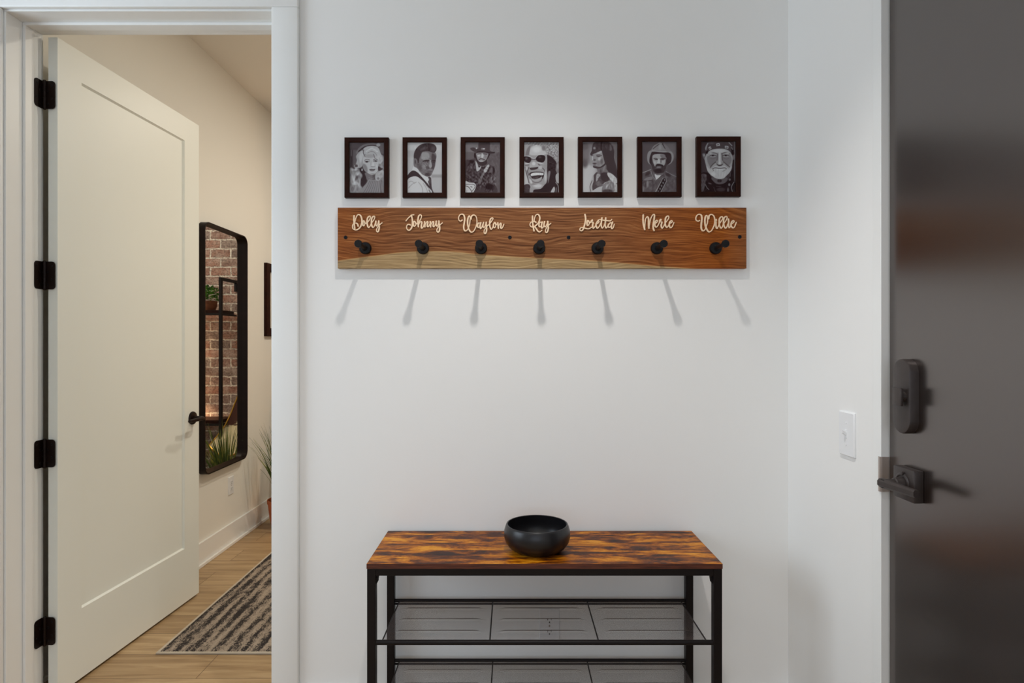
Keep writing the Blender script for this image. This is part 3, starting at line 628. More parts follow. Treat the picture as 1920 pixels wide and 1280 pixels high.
def make_rug():
    n = NT('woven_striped_rug', .95)
    st = n.noise(n.obj((20, 2.6, 1)), 1.5, 3, .6, .5); fi = n.noise(n.obj((120, 70, 1)), 1.5, 4, .75, .2); cl = n.noise(n.obj((34, 14, 1)), 2.0, 3, .6, .3)
    band = n.n('TexWave', _bands_direction='X'); band.inputs['Scale'].default_value = 5.6; band.inputs['Distortion'].default_value = 3.2; band.inputs['Detail'].default_value = 3
    band.inputs['Detail Scale'].default_value = 1.0
    n.l(n.obj((1, .35, 1)), band.inputs['Vector'])
    g = n.math('ADD', n.math('MULTIPLY', st, .28), n.math('ADD', n.math('MULTIPLY', fi, .46), n.math('MULTIPLY', cl, .26)))
    g = n.math('ADD', g, n.math('MULTIPLY', n.math('SUBTRACT', band.outputs['Fac'], .5), .085))
    col = n.ramp(g, [(.455, (34, 28, 27)), (.482, (64, 56, 52)), (.512, (142, 128, 114)), (.60, (170, 155, 138))])
    n.l(col, n.b.inputs['Base Color']); n.bump(fi, .5, .004)
    return n.m
rug_mat = make_rug()
rug_edge = mat('rug_binding', (190, 178, 160), .9, bump=(300, .3))

def make_grass(name, a, b, c):
    n = NT(name, .55)
    n.l(n.ramp(n.noise(n.obj((9, 9, 2)), 3, 2), [(.32, a), (.5, b), (.68, c)]), n.b.inputs['Base Color'])
    return n.m
grass_mat = make_grass('grass_blades', (28, 50, 16), (78, 100, 34), (150, 150, 66))
leaf_mat = make_grass('small_leaves', (36, 78, 22), (70, 128, 38), (120, 166, 60))

def make_hide():
    n = NT('cowhide', .8)
    tc = n.n('TexCoord'); s = n.n('SeparateXYZ'); n.l(tc.outputs['Object'], s.inputs[0])
    m = n.math('ADD', n.math('MULTIPLY', n.noise(n.obj((5, 5, 5)), 1.6, 3, .5, .3), .35), n.math('MULTIPLY', s.outputs['Z'], .48))
    col = n.ramp(m, [(.465, (214, 200, 160)), (.485, (70, 34, 22))])
    n.l(col, n.b.inputs['Base Color']); n.bump(n.noise(n.obj((60, 60, 8)), 5, 3), .5, .004)
    return n.m
hide_mat = make_hide()

def make_mesh_metal():
    """black perforated sheet: staggered round holes"""
    n = NT('perforated_black_sheet', .5); n.b.inputs['Base Color'].default_value = lin((104, 92, 88))
    tc = n.n('TexCoord'); s = n.n('SeparateXYZ'); n.l(tc.outputs['Object'], s.inputs[0])
    p = .0030
    def grid(ox, oy):
        u = n.math('SUBTRACT', n.math('PINGPONG', n.math('ADD', s.outputs['X'], 10 + ox), p / 2), 0.0)
        v = n.math('PINGPONG', n.math('ADD', s.outputs['Y'], 10 + oy), p * .866)
        return n.math('SQRT', n.math('ADD', n.math('MULTIPLY', u, u), n.math('MULTIPLY', v, v)))
    d = n.math('MINIMUM', grid(0, 0), grid(p / 2, p * .866))
    hole = n.math('LESS_THAN', d, p * .46)
    tr = n.n('BsdfTransparent'); mx = n.n('MixShader')
    n.l(hole, mx.inputs[0]); n.l(n.b.outputs[0], mx.inputs[1]); n.l(tr.outputs[0], mx.inputs[2])
    n.l(mx.outputs[0], n.t.nodes['Material Output'].inputs['Surface'])
    return n.m
mesh_metal = make_mesh_metal()

def emit_mat(name, rgb, strength):
    n = NT(name); e = n.n('Emission'); e.inputs[0].default_value = lin(rgb); e.inputs[1].default_value = strength
    n.l(e.outputs[0], n.t.nodes['Material Output'].inputs['Surface']); return n.m
lens_lit = emit_mat('lit_lens', (255, 240, 220), 4)
shade_lit = emit_mat('lit_lamp_shade', (255, 196, 130), 5)

def print_mat():
    n = NT('photo_print', .5); n.b.inputs['Specular IOR Level'].default_value = .1; a = n.n('VertexColor'); a.layer_name = 'ink'; n.l(a.outputs['Color'], n.b.inputs['Base Color']); return n.m
photo_mat = print_mat()
# ---------------------------------------------------------------- setting
YW, YB = 2.07, 2.227            # entry side and bedroom side of the wall with the doorway
XR = 0.932                      # right wall of the entry
XL = -2.60                      # left wall of the entry
YN = -3.60                      # wall behind the camera
JL, JR, JT = -1.708, -0.812, 2.414   # doorway: jamb faces and head
def struct(name, bm, m, parent=None, **k):
    o = obj(name, bm, m, parent, **k)
    if parent is None: o['kind'] = 'structure'
    return o
struct('floor', B((XL - .15, 2.0, YN - .15, 5.15, -.10, 0)), floor_mat)
struct('ceiling', B((XL - .15, 2.0, YN - .15, 5.15, CEIL, CEIL + .12)), ceiling_paint)
struct('wall_back', B((XL - .15, JL - .02, YW, YB, 0, CEIL), (JR + .02, 2.0, YW, YB, 0, CEIL), (JL - .02, JR + .02, YW, YB, JT + .02, CEIL)), wall_paint)
# right wall with the opening of the entry door
DY0, DY1, DT = 0.60, 1.575, 2.46
struct('wall_right', B((XR, XR + .14, DY1, YW, 0, CEIL), (XR, XR + .14, YN, DY0, 0, CEIL), (XR, XR + .14, DY0, DY1, DT, CEIL)), wall_paint)
WY0, WY1, WZ0, WZ1 = 0.15, 1.75, 0.95, 2.55
struct('wall_left', B((XL - .14, XL, YN, WY0, 0, CEIL), (XL - .14, XL, WY1, YW, 0, CEIL), (XL - .14, XL, WY0, WY1, 0, WZ0), (XL - .14, XL, WY0, WY1, WZ1, CEIL)), wall_paint)
struct('wall_near', B((XL, -2.25, YN - .12, YN, 0, CEIL), (1.25, 2.0, YN - .12, YN, 0, CEIL), (-2.25, 1.25, YN - .12, YN, 0, .55), (-2.25, 1.25, YN - .12, YN, 2.65, CEIL)), wall_paint)
struct('wall_far', B((-1.95, 2.0, 4.95, 5.10, 0, CEIL)), brick_mat)
struct('wall_far_left', B((-1.95, -1.81, YB, 4.95, 0, CEIL)), room_paint)
struct('wall_far_right', B((1.85, 2.0, YB, 4.95, 0, CEIL)), room_paint)
def window(name, boxes_frame, boxes_pane):
    wn = thing(name, (0, 0, 0), kind='structure')
    obj('window_frame', B(*boxes_frame, bevel=.004), trim_paint, wn); obj('window_pane', B(*boxes_pane), clear_glass, wn)
x = XL - .08
window('window_1', [(x - .03, x + .03, WY0, WY1, WZ0, WZ0 + .05), (x - .03, x + .03, WY0, WY1, WZ1 - .05, WZ1), (x - .03, x + .03, WY0, WY0 + .05, WZ0 + .05, WZ1 - .05),
                    (x - .03, x + .03, WY1 - .05, WY1, WZ0 + .05, WZ1 - .05)], [(x - .003, x + .003, WY0 + .05, WY1 - .05, WZ0 + .05, WZ1 - .05)])
y = YN - .06  # unseen window added behind the camera as opening for the fill light
window('added_window', [(-2.25, 1.25, y - .03, y + .03, .55, .60), (-2.25, 1.25, y - .03, y + .03, 2.60, 2.65), (-2.25, -2.2, y - .03, y + .03, .60, 2.60), (1.2, 1.25, y - .03, y + .03, .60, 2.60),
                    (-.53, -.47, y - .03, y + .03, .60, 2.60)], [(-2.2, -.53, y - .003, y + .003, .60, 2.60), (-.47, 1.2, y - .003, y + .003, .60, 2.60)])

# doorway: jambs with stop, casing on the entry side
J = .02
struct('trim_1', B((JL - J, JL, YW, YB, 0, JT), (JR, JR + J, YW, YB, 0, JT), (JL - J, JR + J, YW, YB, JT, JT + J),
                   bevel=.001), trim_paint)
struct('trim_2', B((JL, JL + .010, 2.140, 2.179, 0, JT - .010), (JR - .010, JR, 2.140, 2.179, 0, JT - .010), (JL, JR, 2.140, 2.179, JT - .010, JT), bevel=.0015), trim_paint)
CW = .090
CX0, CX1, CZ = JL - .006, JR + .006, JT + .006
cas = B((CX0 - CW, CX0, YW - .018, YW, 0, CZ), (CX1, CX1 + CW, YW - .018, YW, 0, CZ), (CX0 - CW, CX1 + CW, YW - .018, YW, CZ, CZ + CW), bevel=.004, seg=3)
struct('trim_3', cas, trim_paint, smooth=True)
cas = B((CX0 - CW, CX0, YB, YB + .018, 0, CZ), (CX1, CX1 + CW, YB, YB + .018, 0, CZ), (CX0 - CW, CX1 + CW, YB, YB + .018, CZ, CZ + CW), bevel=.004, seg=3)
struct('trim_4', cas, trim_paint, smooth=True)
# entry door frame in the right wall
struct('trim_5', B((XR - .006, XR + .14, 1.540, DY1, 0, DT), (XR - .006, XR + .14, DY0, DY0 + .02, 0, DT), (XR - .006, XR + .14, DY0 + .02, 1.540, 2.44, DT), bevel=.0015), trim_paint)
# baseboards with shoe moulding
def baseboard(name, boxes): struct(name, B(*boxes, bevel=.003), trim_paint)
baseboard('baseboard_back', [(CX1 + CW, XR, YW - .014, YW, 0, .137)])
baseboard('baseboard_right', [(XR - .014, XR, DY1, YW - .014, 0, .137)])
baseboard('baseboard_far_left', [(-1.81, -1.796, YB + .02, 4.95, 0, .137), (-1.796, -1.782, YB + .02, 4.95, 0, .019)])
baseboard('baseboard_far', [(-1.796, 1.85, 4.936, 4.95, 0, .137)])

# ---------------------------------------------------------------- bedroom door, open
ang = math.atan2(.919, .049)
d1 = thing('door_1', (-1.656, 2.235, .012), ang, kind='structure')
LW, LH, LT = .915, 2.396, .035
def panel_door():
    bm = bmesh.new(); s0, s1, t0, t1, dp = .116, .125, .117, .266, .009
    def face(y, sgn):
        pass
    B((0, s0, 0, LT, 0, LH), (LW - s1, LW, 0, LT, 0, LH), (s0, LW - s1, 0, LT, 0, t1), (s0, LW - s1, 0, LT, LH - t0, LH), (s0, LW - s1, dp, LT - dp, t1, LH - t0), bm=bm)
    # small bevelled sticking round the panel, both faces
    q = .006
    for y0, y1 in ((0, dp), (LT, LT - dp)):
        o = [(s0, t1), (LW - s1, t1), (LW - s1, LH - t0), (s0, LH - t0)]
        i = [(s0 + q, t1 + q), (LW - s1 - q, t1 + q), (LW - s1 - q, LH - t0 - q), (s0 + q, LH - t0 - q)]
        vo = [bm.verts.new((a, y0 + (y1 - y0) * .15, b)) for a, b in o]; vi = [bm.verts.new((a, y1 - (y1 - y0) * .03, b)) for a, b in i]
        for k in range(4): bm.faces.new((vo[k], vo[(k + 1) % 4], vi[(k + 1) % 4], vi[k]))
    return bm
leaf = obj('door_leaf', panel_door(), door_paint, d1, local=True)
# lever handle
hx, hz = .855, .915 - .012
bm = bmesh.new(); lathe(bm, [(0, 0), (.033, 0), (.033, .004), (.030, .009), (.014, .011), (0, .011)], (hx, 0, hz), (0, -1, 0), 36)
ros = obj('door_rosette', bm, bronze, d1, smooth=True, local=True)
bm = bmesh.new(); tube(bm, [(hx, -.005, hz), (hx, -.03, hz), (hx - .002, -.052, hz), (hx - .012, -.062, hz), (hx - .03, -.064, hz), (hx - .075, -.060, hz - .001), (hx - .118, -.056, hz - .002)], [.012, .0105, .0105, .0105, .0095, .0085, .0075], 14)
obj('door_handle', bm, bronze, d1, smooth=True, local=True)
bm = bmesh.new(); lathe(bm, [(0, 0), (.033, 0), (.033, .004), (.030, .009), (.014, .011), (0, .011)], (hx, LT, hz), (0, 1, 0), 36)
tube(bm, [(hx, LT, hz), (hx, LT + .05, hz), (hx - .012, LT + .058, hz), (hx - .05, LT + .058, hz), (hx - .11, LT + .056, hz)], [.011, .0105, .010, .009, .0075], 12)
obj('door_handle', bm, bronze, d1, smooth=True, local=True)
obj('latch_plate', B((LW, LW + .001, .006, .029, hz - .028, hz + .028)), bronze, d1, local=True)
# four hinges: knuckle, leaf on the jamb, leaf on the door edge (world coordinates)
for zc in (2.196, 1.540, .893, .247):
    h2 = .0505; bm = bmesh.new()
    kx, ky = -1.6985, 2.2285
    lathe(bm, [(0, zc - h2 - .004), (.004, zc - h2 - .003), (.0062, zc - h2), (.0062, zc - .031), (.0056, zc - .0305), (.0056, zc - .0295), (.0062, zc - .029), (.0062, zc - .011), (.0056, zc - .0105), (.0056, zc - .0095),
               (.0062, zc - .009), (.0062, zc + .010), (.0056, zc + .0105), (.0056, zc + .0115), (.0062, zc + .012), (.0062, zc + h2), (.004, zc + h2 + .003), (0, zc + h2 + .004)], (kx, ky, 0), (0, 0, 1), 14)
    hg = obj('hinge', bm, bronze, d1, smooth=True)
    def leafplate(P):          # rounded-corner plate through a mapping of (u, v)
        b2 = bmesh.new(); r = .012; w_ = .036
        pts = [(0, -h2), (w_ - r, -h2)] + [(w_ - r + r * math.sin(a), -h2 + r - r * math.cos(a)) for a in (.4, .8, 1.2, PI / 2)] + \
              [(w_ - r + r * math.cos(a), h2 - r + r * math.sin(a)) for a in (0, .4, .8, 1.2)] + [(w_ - r, h2), (0, h2)]
        loft(b2, [[P(u, v, 0) for u, v in pts], [P(u, v, 1) for u, v in pts]]); return b2
    jl = leafplate(lambda u, v, t: (JL + .0002 + t * .0024, ky - .001 - u, zc + v))
    obj('hinge_leaf', jl, bronze, hg)
    ca, sa = math.cos(ang), math.sin(ang)
    dl = leafplate(lambda u, v, t: (kx + .002 + u * sa * .98, ky + .0046 - t * .0024 - u * ca, zc + v))
    obj('hinge_leaf', dl, bronze, hg)
    bm = bmesh.new()
    for u, v in ((.010, -.034), (.024, -.014), (.010, .014), (.024, .034)):
        lathe(bm, [(0, 0), (.0042, 0), (.0036, .0012), (0, .0012)], (JL + .0026, ky - .001 - u, zc + v), (1, 0, 0), 12)
        lathe(bm, [(0, 0), (.0042, 0), (.0036, .0012), (0, .0012)], (kx + .002 + u, ky + .0022 - u * ca, zc + v), (0, -1, 0), 12)
    obj('hinge_screws', bm, bolt_mat, hg)

# ---------------------------------------------------------------- entry door, closed
XD = .945
d2 = thing('door_2', (XD, .62, .01), kind='structure')
obj('door_leaf', B((XD, XD + .045, .622, 1.535, .01, 2.436), bevel=.0015), entry_mat, d2)
# electronic deadbolt: pill-shaped body with thumb turn
yc, zc = 1.457, 1.170
def pill(x, w2, h2, r): return [(x, yc + u, zc + v) for u, v in round_rect(w2, h2, r, 12)]
bm = bmesh.new()
loft(bm, [pill(XD, .0325, .0885, .0324), pill(.928, .0325, .0885, .0324), pill(.9245, .031, .087, .0309), pill(.9236, .029, .085, .0289)])
db = obj('deadbolt', bm, lock_metal, d2, smooth=True, angle=40)
bm = bmesh.new(); lathe(bm, [(0, 0), (.0125, 0), (.0115, .012), (0, .012)], (.9236, yc - .010, zc), (-1, 0, 0), 24)
tt = obj('thumb_turn_stem', bm, lock_metal, db, smooth=True)
obj('thumb_turn', B((.9055, .9135, yc - .027, yc + .004, zc - .021, zc + .021), bevel=.002), lock_metal, db, smooth=True)
# lever on a square rosette
yc2, zc2 = 1.445, .965
ro = obj('lever_rosette', B((.9215, XD, yc2 - .0385, yc2 + .0385, zc2 - .0375, zc2 + .0375), bevel=.003), lock_metal, d2, smooth=True)
bm = bmesh.new(); lathe(bm, [(0, 0), (.0265, 0), (.0265, .003), (.023, .005), (.021, .005), (.019, .003), (.0165, .003), (.0145, .020), (.0125, .022), (0, .022)], (.9215, yc2, zc2), (-1, 0, 0), 32)
obj('lever_collar', bm, lock_metal, ro, smooth=True)
bm = bmesh.new(); lathe(bm, [(0, 0), (.004, 0), (.0045, .007), (0, .008)], (.9215, yc2 - .004, zc2 + .0255), (-1, 0, 0), 14)
obj('privacy_button', bm, lock_metal, ro, smooth=True)
bm = bmesh.new()
def sec(x, y, a, b, z=zc2 - .0): return [(x - a, y, z - b * .5), (x - a * .5, y, z - b), (x + a * .5, y, z - b), (x + a, y, z - b * .5), (x + a, y, z + b * .5), (x + a * .5, y, z + b), (x - a * .5, y, z + b), (x - a, y, z + b * .5)]
loft(bm, [sec(.880, yc2 + .018, .006, .007), sec(.878, yc2 + .014, .0095, .010), sec(.880, yc2 - .015, .0095, .0105), sec(.884, yc2 - .055, .008, .0095), sec(.888, yc2 - .098, .0065, .0085)])
lathe(bm, [(.0115, 0), (.0105, .028)], (.9, yc2, zc2), (-1, 0, 0), 20)
obj('door_handle', bm, lock_metal, d2, smooth=True)
# curved nickel lip of the strike plate on the frame
zs = .9; bm = bmesh.new(); pts = []
zt, zb_ = 1.3 - .213 * 1.54 * 1.02 + .0 , 0
z1 = EYE - (856 - 640) / F * 1.54; z0 = EYE - (921 - 640) / F * 1.54
arc = [(.9465, 1.5392), (.937, 1.5390), (.928, 1.5385), (.924, 1.5392), (.9225, 1.5415), (.9235, 1.5445), (.9258, 1.5455)]
th = .0016
rings = [[(x, y, z0), (x, y, z1)] for x, y in arc]
inner = [(x + (0 if i < 3 else -.0015), y - th, z) for i, (x, y) in enumerate(arc) for z in (0,)]
for i in range(len(arc) - 1):
    (xa, ya), (xb, yb) = arc[i], arc[i + 1]
    d = Vector((xb - xa, yb - ya, 0)); nrm = Vector((-d.y, d.x, 0)).normalized() * -th
    for quad in (((xa, ya), (xb, yb)),):
        v = [bm.verts.new(c) for c in ((xa, ya, z0), (xb, yb, z0), (xb, yb, z1), (xa, ya, z1))]
        v2 = [bm.verts.new(Vector(c.co) + Vector((0, -th, 0)) if i < 3 else Vector(c.co) + Vector((-th, 0, 0))) for c in v]
        bm.faces.new(v); bm.faces.new(v2)
        for k in range(4): bm.faces.new((v[k], v[(k + 1) % 4], v2[(k + 1) % 4], v2[k]))
bmesh.ops.recalc_face_normals(bm, faces=bm.faces)
sp = obj('trim_6', bm, nickel, None); sp['kind'] = 'structure'
# ---------------------------------------------------------------- ceiling lights
def can_light(name, x, y, z, label, group):
    t = thing(name, (x, y, z), 0, label, 'ceiling light', group)
    bm = bmesh.new(); lathe(bm, [(.055, 0), (.085, 0), (.085, -.006), (.078, -.010), (.055, -.004), (.055, 0)], (x, y, z), (0, 0, 1), 32)
    obj('trim_ring', bm, trim_paint, t, smooth=True)
    bm = bmesh.new(); lathe(bm, [(0, 0), (.054, 0), (.054, -.002), (0, -.002)], (x, y, z), (0, 0, 1), 32)
    obj('diffuser', bm, lens_lit, t)
for i, (x, y) in enumerate(CAN):
    can_light('ceiling_light', x, y, CEIL, ('small recessed ceiling light over the shoe rack', 'small added recessed fill light just behind the camera',
              'small added recessed fill light on the window side', 'small added recessed fill light farthest from the coat rack')[i], 'recessed lights of the entry')
for i, (x, y) in enumerate(CAN2):
    can_light('ceiling_light', x, y, CEIL, ('warm recessed bedroom ceiling light behind the coat rack wall', 'warm recessed bedroom ceiling light near the brick wall')[i], 'recessed lights of the bedroom')

# ---------------------------------------------------------------- coat rack
BX, BZ = (-.583 + .784) / 2, EYE + (.4474 + .2442) / 2
rack = thing('coat_rack', (BX, YW, BZ), 0, 'walnut board coat rack with seven black pegs and cream script names', 'coat rack')
bd = obj('board', B((BX - .6835, BX + .6835, 2.050, 2.0695, BZ - .1016, BZ + .1016), bevel=.0012), walnut, rack)
peg = None
PEGX = [685.6, 793.5, 902, 1011, 1120, 1231, 1341]
for px in PEGX:
    X = (px - 960) / F * 2.05; Z = EYE + .311
    if peg is None:
        bm = bmesh.new()
        lathe(bm, [(0, 0), (.0200, 0), (.0203, .002), (.0200, .008), (.018, .0115), (.010, .0125), (.0076, .016), (.0070, .040), (.0072, .075), (.0085, .088), (.0115, .0935), (.0124, .0965), (.0124, .1005), (.0110, .1030), (0, .1035)],
              (X, 2.050, Z), (0, -1, 0), 32)
        bm.transform(Matrix.Translation((-X, 0, 0)))
        bm.transform(Matrix.Translation((0, -YW, -BZ)))
        peg = obj('peg', bm, black_peg, rack, smooth=True, local=True); peg.location.x = X - BX
    else:
        p2 = peg.copy(); COL.objects.link(p2); p2.parent = rack; p2.location.x = X - BX
for px, py in ((648, 445), (956, 445), (1066, 445), (1387, 444)):
    X = (px - 960) / F * 2.05; Z = EYE + (640 - py) / F * 2.05; bm = bmesh.new()
    lathe(bm, [(0, 0), (.0062, 0), (.0062, .0008), (.0050, .0014), (.0030, .0014), (.0026, .0004), (0, .0004)], (X, 2.050, Z), (0, -1, 0), 20)
    obj('screw', bm, bolt_mat, rack, smooth=True)

# names in cut script lettering: pen strokes traced as ribbons, thick going down, thin going up
NAMES = [
 (650, [[(220,150),(215,250),(225,400),(240,530)],
  [(250,320),(270,230),(320,130),(370,115),(420,150),(450,240),(455,340),(430,440),(380,520),(300,570),(220,560),(175,510),(180,430),(220,375),(290,370),(330,410),(340,455)],
  [(540,330),(510,295),(482,350),(485,430),(520,445),(545,390),(535,330),(550,375),(600,370)],
  [(600,370),(660,300),(705,220),(705,165),(670,165),(625,220),(610,320),(620,430),(655,500),(700,460),(740,370)],
  [(740,370),(800,290),(835,220),(835,165),(800,165),(755,220),(740,320),(748,430),(785,500),(830,450),(872,320)],
  [(875,310),(870,400),(890,450),(920,430),(960,310)],[(960,305),(965,420),(975,500),(950,610),(915,630),(890,590),(910,520),(960,450),(1010,400),(1060,360)]]),
 (750, [[(180,300),(240,225),(310,160),(360,125),(415,120)],[(335,135),(355,200),(370,300),(370,400),(350,500),(300,570),(250,580),(205,540),(200,460),(240,410),(290,415),(310,425)],
  [(470,345),(430,312),(402,360),(405,440),(440,460),(475,410),(462,345),(480,385),(540,375)],
  [(540,375),(590,300),(635,210),(640,140),(605,120),(560,160),(535,280),(540,390),(550,475)],[(550,440),(580,370),(630,320),(655,350),(640,430),(640,500),(665,520),(700,470),(735,370)],
  [(735,325),(740,400),(745,480)],[(745,450),(775,370),(815,320),(835,350),(815,440),(840,475),(880,430),(910,360)],[(905,325),(912,400),(915,480)],
  [(915,450),(945,370),(985,320),(1005,350),(990,440),(1015,475),(1050,430),(1080,330)],[(1085,310),(1080,400),(1100,450),(1130,440),(1165,310)],
  [(1165,305),(1175,420),(1190,500),(1180,590),(1150,635),(1110,620),(1110,550),(1160,470),(1210,410),(1270,360)]]),
 (850, [[(265,275),(215,310),(165,270),(160,190),(200,120),(270,100),(320,140),(340,240),(325,380),(310,480),(325,570),(370,605),(420,570),(470,470),(495,350),(505,220),(490,155),(455,180),(430,280),(430,400),(455,520),(500,610),(550,640),(610,610),(670,500),(705,380),(705,260),(680,170),(620,125),(560,150),(535,200),(530,245)],
  [(800,370),(760,365),(725,420),(735,490),(775,490),(810,430),(825,360)],[(825,355),(800,450),(815,530),(850,500),(885,400)],[(905,350),(885,430),(900,490),(940,480),(985,350)],
  [(985,345),(985,440),(1000,520),(990,620),(960,680),(925,660),(930,580),(980,500),(1030,440),(1080,410)],[(1080,410),(1140,320),(1190,240),(1170,210),(1120,240),(1090,340),(1095,460),(1130,550),(1170,520),(1200,420)],
  [(1280,375),(1240,350),(1205,410),(1210,490),(1250,500),(1275,430),(1255,370),(1290,410),(1330,400)],[(1335,360),(1340,440),(1350,520)],[(1350,490),(1380,410),(1420,370),(1430,420),(1420,490),(1440,525),(1480,490),(1515,400)]]),
 (960, [[(615,160),(615,260),(625,400),(645,520),(660,600)],[(675,330),(670,250),(710,140),(765,105),(815,140),(835,230),(800,350),(740,420),(690,465),(730,540),(780,610),(840,630),(900,580)],
  [(680,480),(600,485),(550,450),(540,390),(580,340),(650,315),(700,330),(720,350)],[(900,345),(840,345),(810,400),(820,470),(860,470),(895,400),(910,335)],[(908,335),(885,430),(890,510),(930,500),(965,400)],
  [(975,325),(960,420),(990,480),(1030,440),(1075,320)],[(1075,315),(1080,430),(1090,500),(1075,600),(1040,650),(1005,620),(1015,550),(1060,470),(1110,420),(1165,375)]]),
 (1070, [[(430,110),(445,180),(450,270),(430,380),(400,480),(370,560),(320,600),(280,570),(290,520),(350,500),(430,520),(530,540),(620,500),(660,470)],
  [(545,305),(510,290),(490,350),(495,425),(530,435),(560,370),(540,305),(560,350),(600,350)],[(600,350),(625,290),(650,270),(645,300),(605,305)],[(600,340),(650,340),(675,350),(660,440),(680,520),(720,490),(770,400)],
  [(770,400),(830,360),(855,320),(820,305),(775,370),(765,450),(800,520),(850,480),(900,380)],[(940,210),(925,320),(915,430),(950,515),(990,470),(1030,380)],[(1055,210),(1045,320),(1035,430),(1065,515),(1110,470),(1140,400)],
  [(820,280),(880,262),(960,275),(1060,290),(1180,300),(1215,280),(1235,255)],[(1250,360),(1190,360),(1130,430),(1140,490),(1190,480),(1235,420),(1260,340)],[(1262,335),(1225,440),(1235,530),(1280,500),(1310,400)]]),
 (1180, [[(420,125),(415,250),(425,400),(465,560)],[(465,540),(470,400),(490,250),(530,180),(560,190),(580,260),(580,400),(590,520)],[(590,520),(610,400),(640,250),(700,130),(745,110),(755,160),(740,280),(720,420),(720,520),(745,590)],
  [(770,390),(830,340),(850,300),(815,285),(775,340),(770,440),(810,490),(860,440),(910,340)],[(905,330),(920,270),(945,255),(950,280),(905,300)],[(905,330),(960,330),(980,345),(960,440),(990,520),(1030,470),(1070,380)],
  [(1070,380),(1130,300),(1185,220),(1180,160),(1140,160),(1095,210),(1080,320),(1085,430),(1125,495),(1165,460),(1210,380)],[(1210,380),(1270,350),(1295,310),(1260,295),(1215,350),(1205,450),(1240,505),(1290,470),(1340,350)]]),
 (1290, [[(350,290),(300,310),(245,270),(245,190),(290,120),(350,105),(405,140),(420,240),(405,380),(400,500),(425,580),(470,600),(520,550),(560,440),(590,330),(590,200),(565,140),(530,170),(510,280),(515,400),(550,520),(600,610),(650,630),(710,590),(770,480),(805,370),(805,240),(770,150),(705,110),(650,130),(625,180),(620,235)],
  [(848,260),(850,272),(850,285)],[(845,330),(840,420),(850,500),(880,525),(910,470),(940,400)],[(940,400),(1000,310),(1045,230),(1035,180),(990,185),(950,240),(940,340),(950,450),(1000,520),(1040,470),(1065,400)],
  [(1065,400),(1130,310),(1175,230),(1170,175),(1125,175),(1080,230),(1070,340),(1085,450),(1130,520),(1170,480),(1200,390)],[(1218,250),(1225,330),(1220,420),(1240,500),(1280,470),(1310,390)],
  [(1300,400),(1370,350),(1390,310),(1350,295),(1305,360),(1300,450),(1350,510),(1400,480),(1455,345)]])]
def ribbon(bm, pts, idx, ox):
    q = spline(pts, 7); n = len(q); L, R = [], []
    ws = []
    for i in range(n):
        dx = q[min(i + 1, n - 1)][0] - q[max(i - 1, 0)][0]; dy = q[min(i + 1, n - 1)][1] - q[max(i - 1, 0)][1]
        ln = math.hypot(dx, dy) or 1; ws.append(29 + 15 * max(0, dy / ln))
    for _ in range(4): ws = [(ws[max(i - 1, 0)] + ws[i] + ws[min(i + 1, n - 1)]) / 3 for i in range(n)]
    out = []
    def W(x, y): return ((ox + x / 16.0 - 960) / F * 2.046, EYE + (640 - (395 + y / 16.0)) / F * 2.046)
    def nrm(i):
        dx = q[min(i + 1, n - 1)][0] - q[max(i - 1, 0)][0]; dy = q[min(i + 1, n - 1)][1] - q[max(i - 1, 0)][1]
        ln = math.hypot(dx, dy) or 1; return dx / ln, dy / ln
    for i in range(n):
        tx, ty = nrm(i); L.append((q[i][0] - ty * ws[i] / 2, q[i][1] + tx * ws[i] / 2)); R.append((q[i][0] + ty * ws[i] / 2, q[i][1] - tx * ws[i] / 2))
    for end in (0, n - 1):       # rounded ends
        r = ws[end] / 2; k = 12; ring = [(q[end][0] + r * math.cos(2 * PI * a / k), q[end][1] + r * math.sin(2 * PI * a / k)) for a in range(k)]
        out.append(ring)
    y0, y1 = 2.0500, 2.0462 + idx * .00012
    for i in range(n - 1):
        f = [W(*L[i]), W(*L[i + 1]), W(*R[i + 1]), W(*R[i])]
        vt = [bm.verts.new((f[k][0], y1 - 5e-6 * (i + (k in (1, 2))), f[k][1])) for k in range(4)]; vb = [bm.verts.new((a, y0, b)) for a, b in f]
        try:
            bm.faces.new(vt); bm.faces.new((vt[0], vt[1], vb[1], vb[0])); bm.faces.new((vt[2], vt[3], vb[3], vb[2]))
        except ValueError: pass
    for j, ring in enumerate(out):
        vt = [bm.verts.new((*(lambda a: (a[0], y1 + .00003 - (0 if j == 0 else 5e-6 * n), a[1]))(W(*p)),)) for p in ring]; vb = [bm.verts.new((v.co.x, y0, v.co.z)) for v in vt]
        bm.faces.new(vt)
        for k in range(len(vt)): bm.faces.new((vt[k], vt[(k + 1) % len(vt)], vb[(k + 1) % len(vt)], vb[k]))
for ox, strokes in NAMES:
    bm = bmesh.new()
    for i, s in enumerate(strokes): ribbon(bm, s, i, ox)
    bmesh.ops.remove_doubles(bm, verts=bm.verts, dist=2e-7)
    obj('name_lettering', bm, letter_wood, rack)

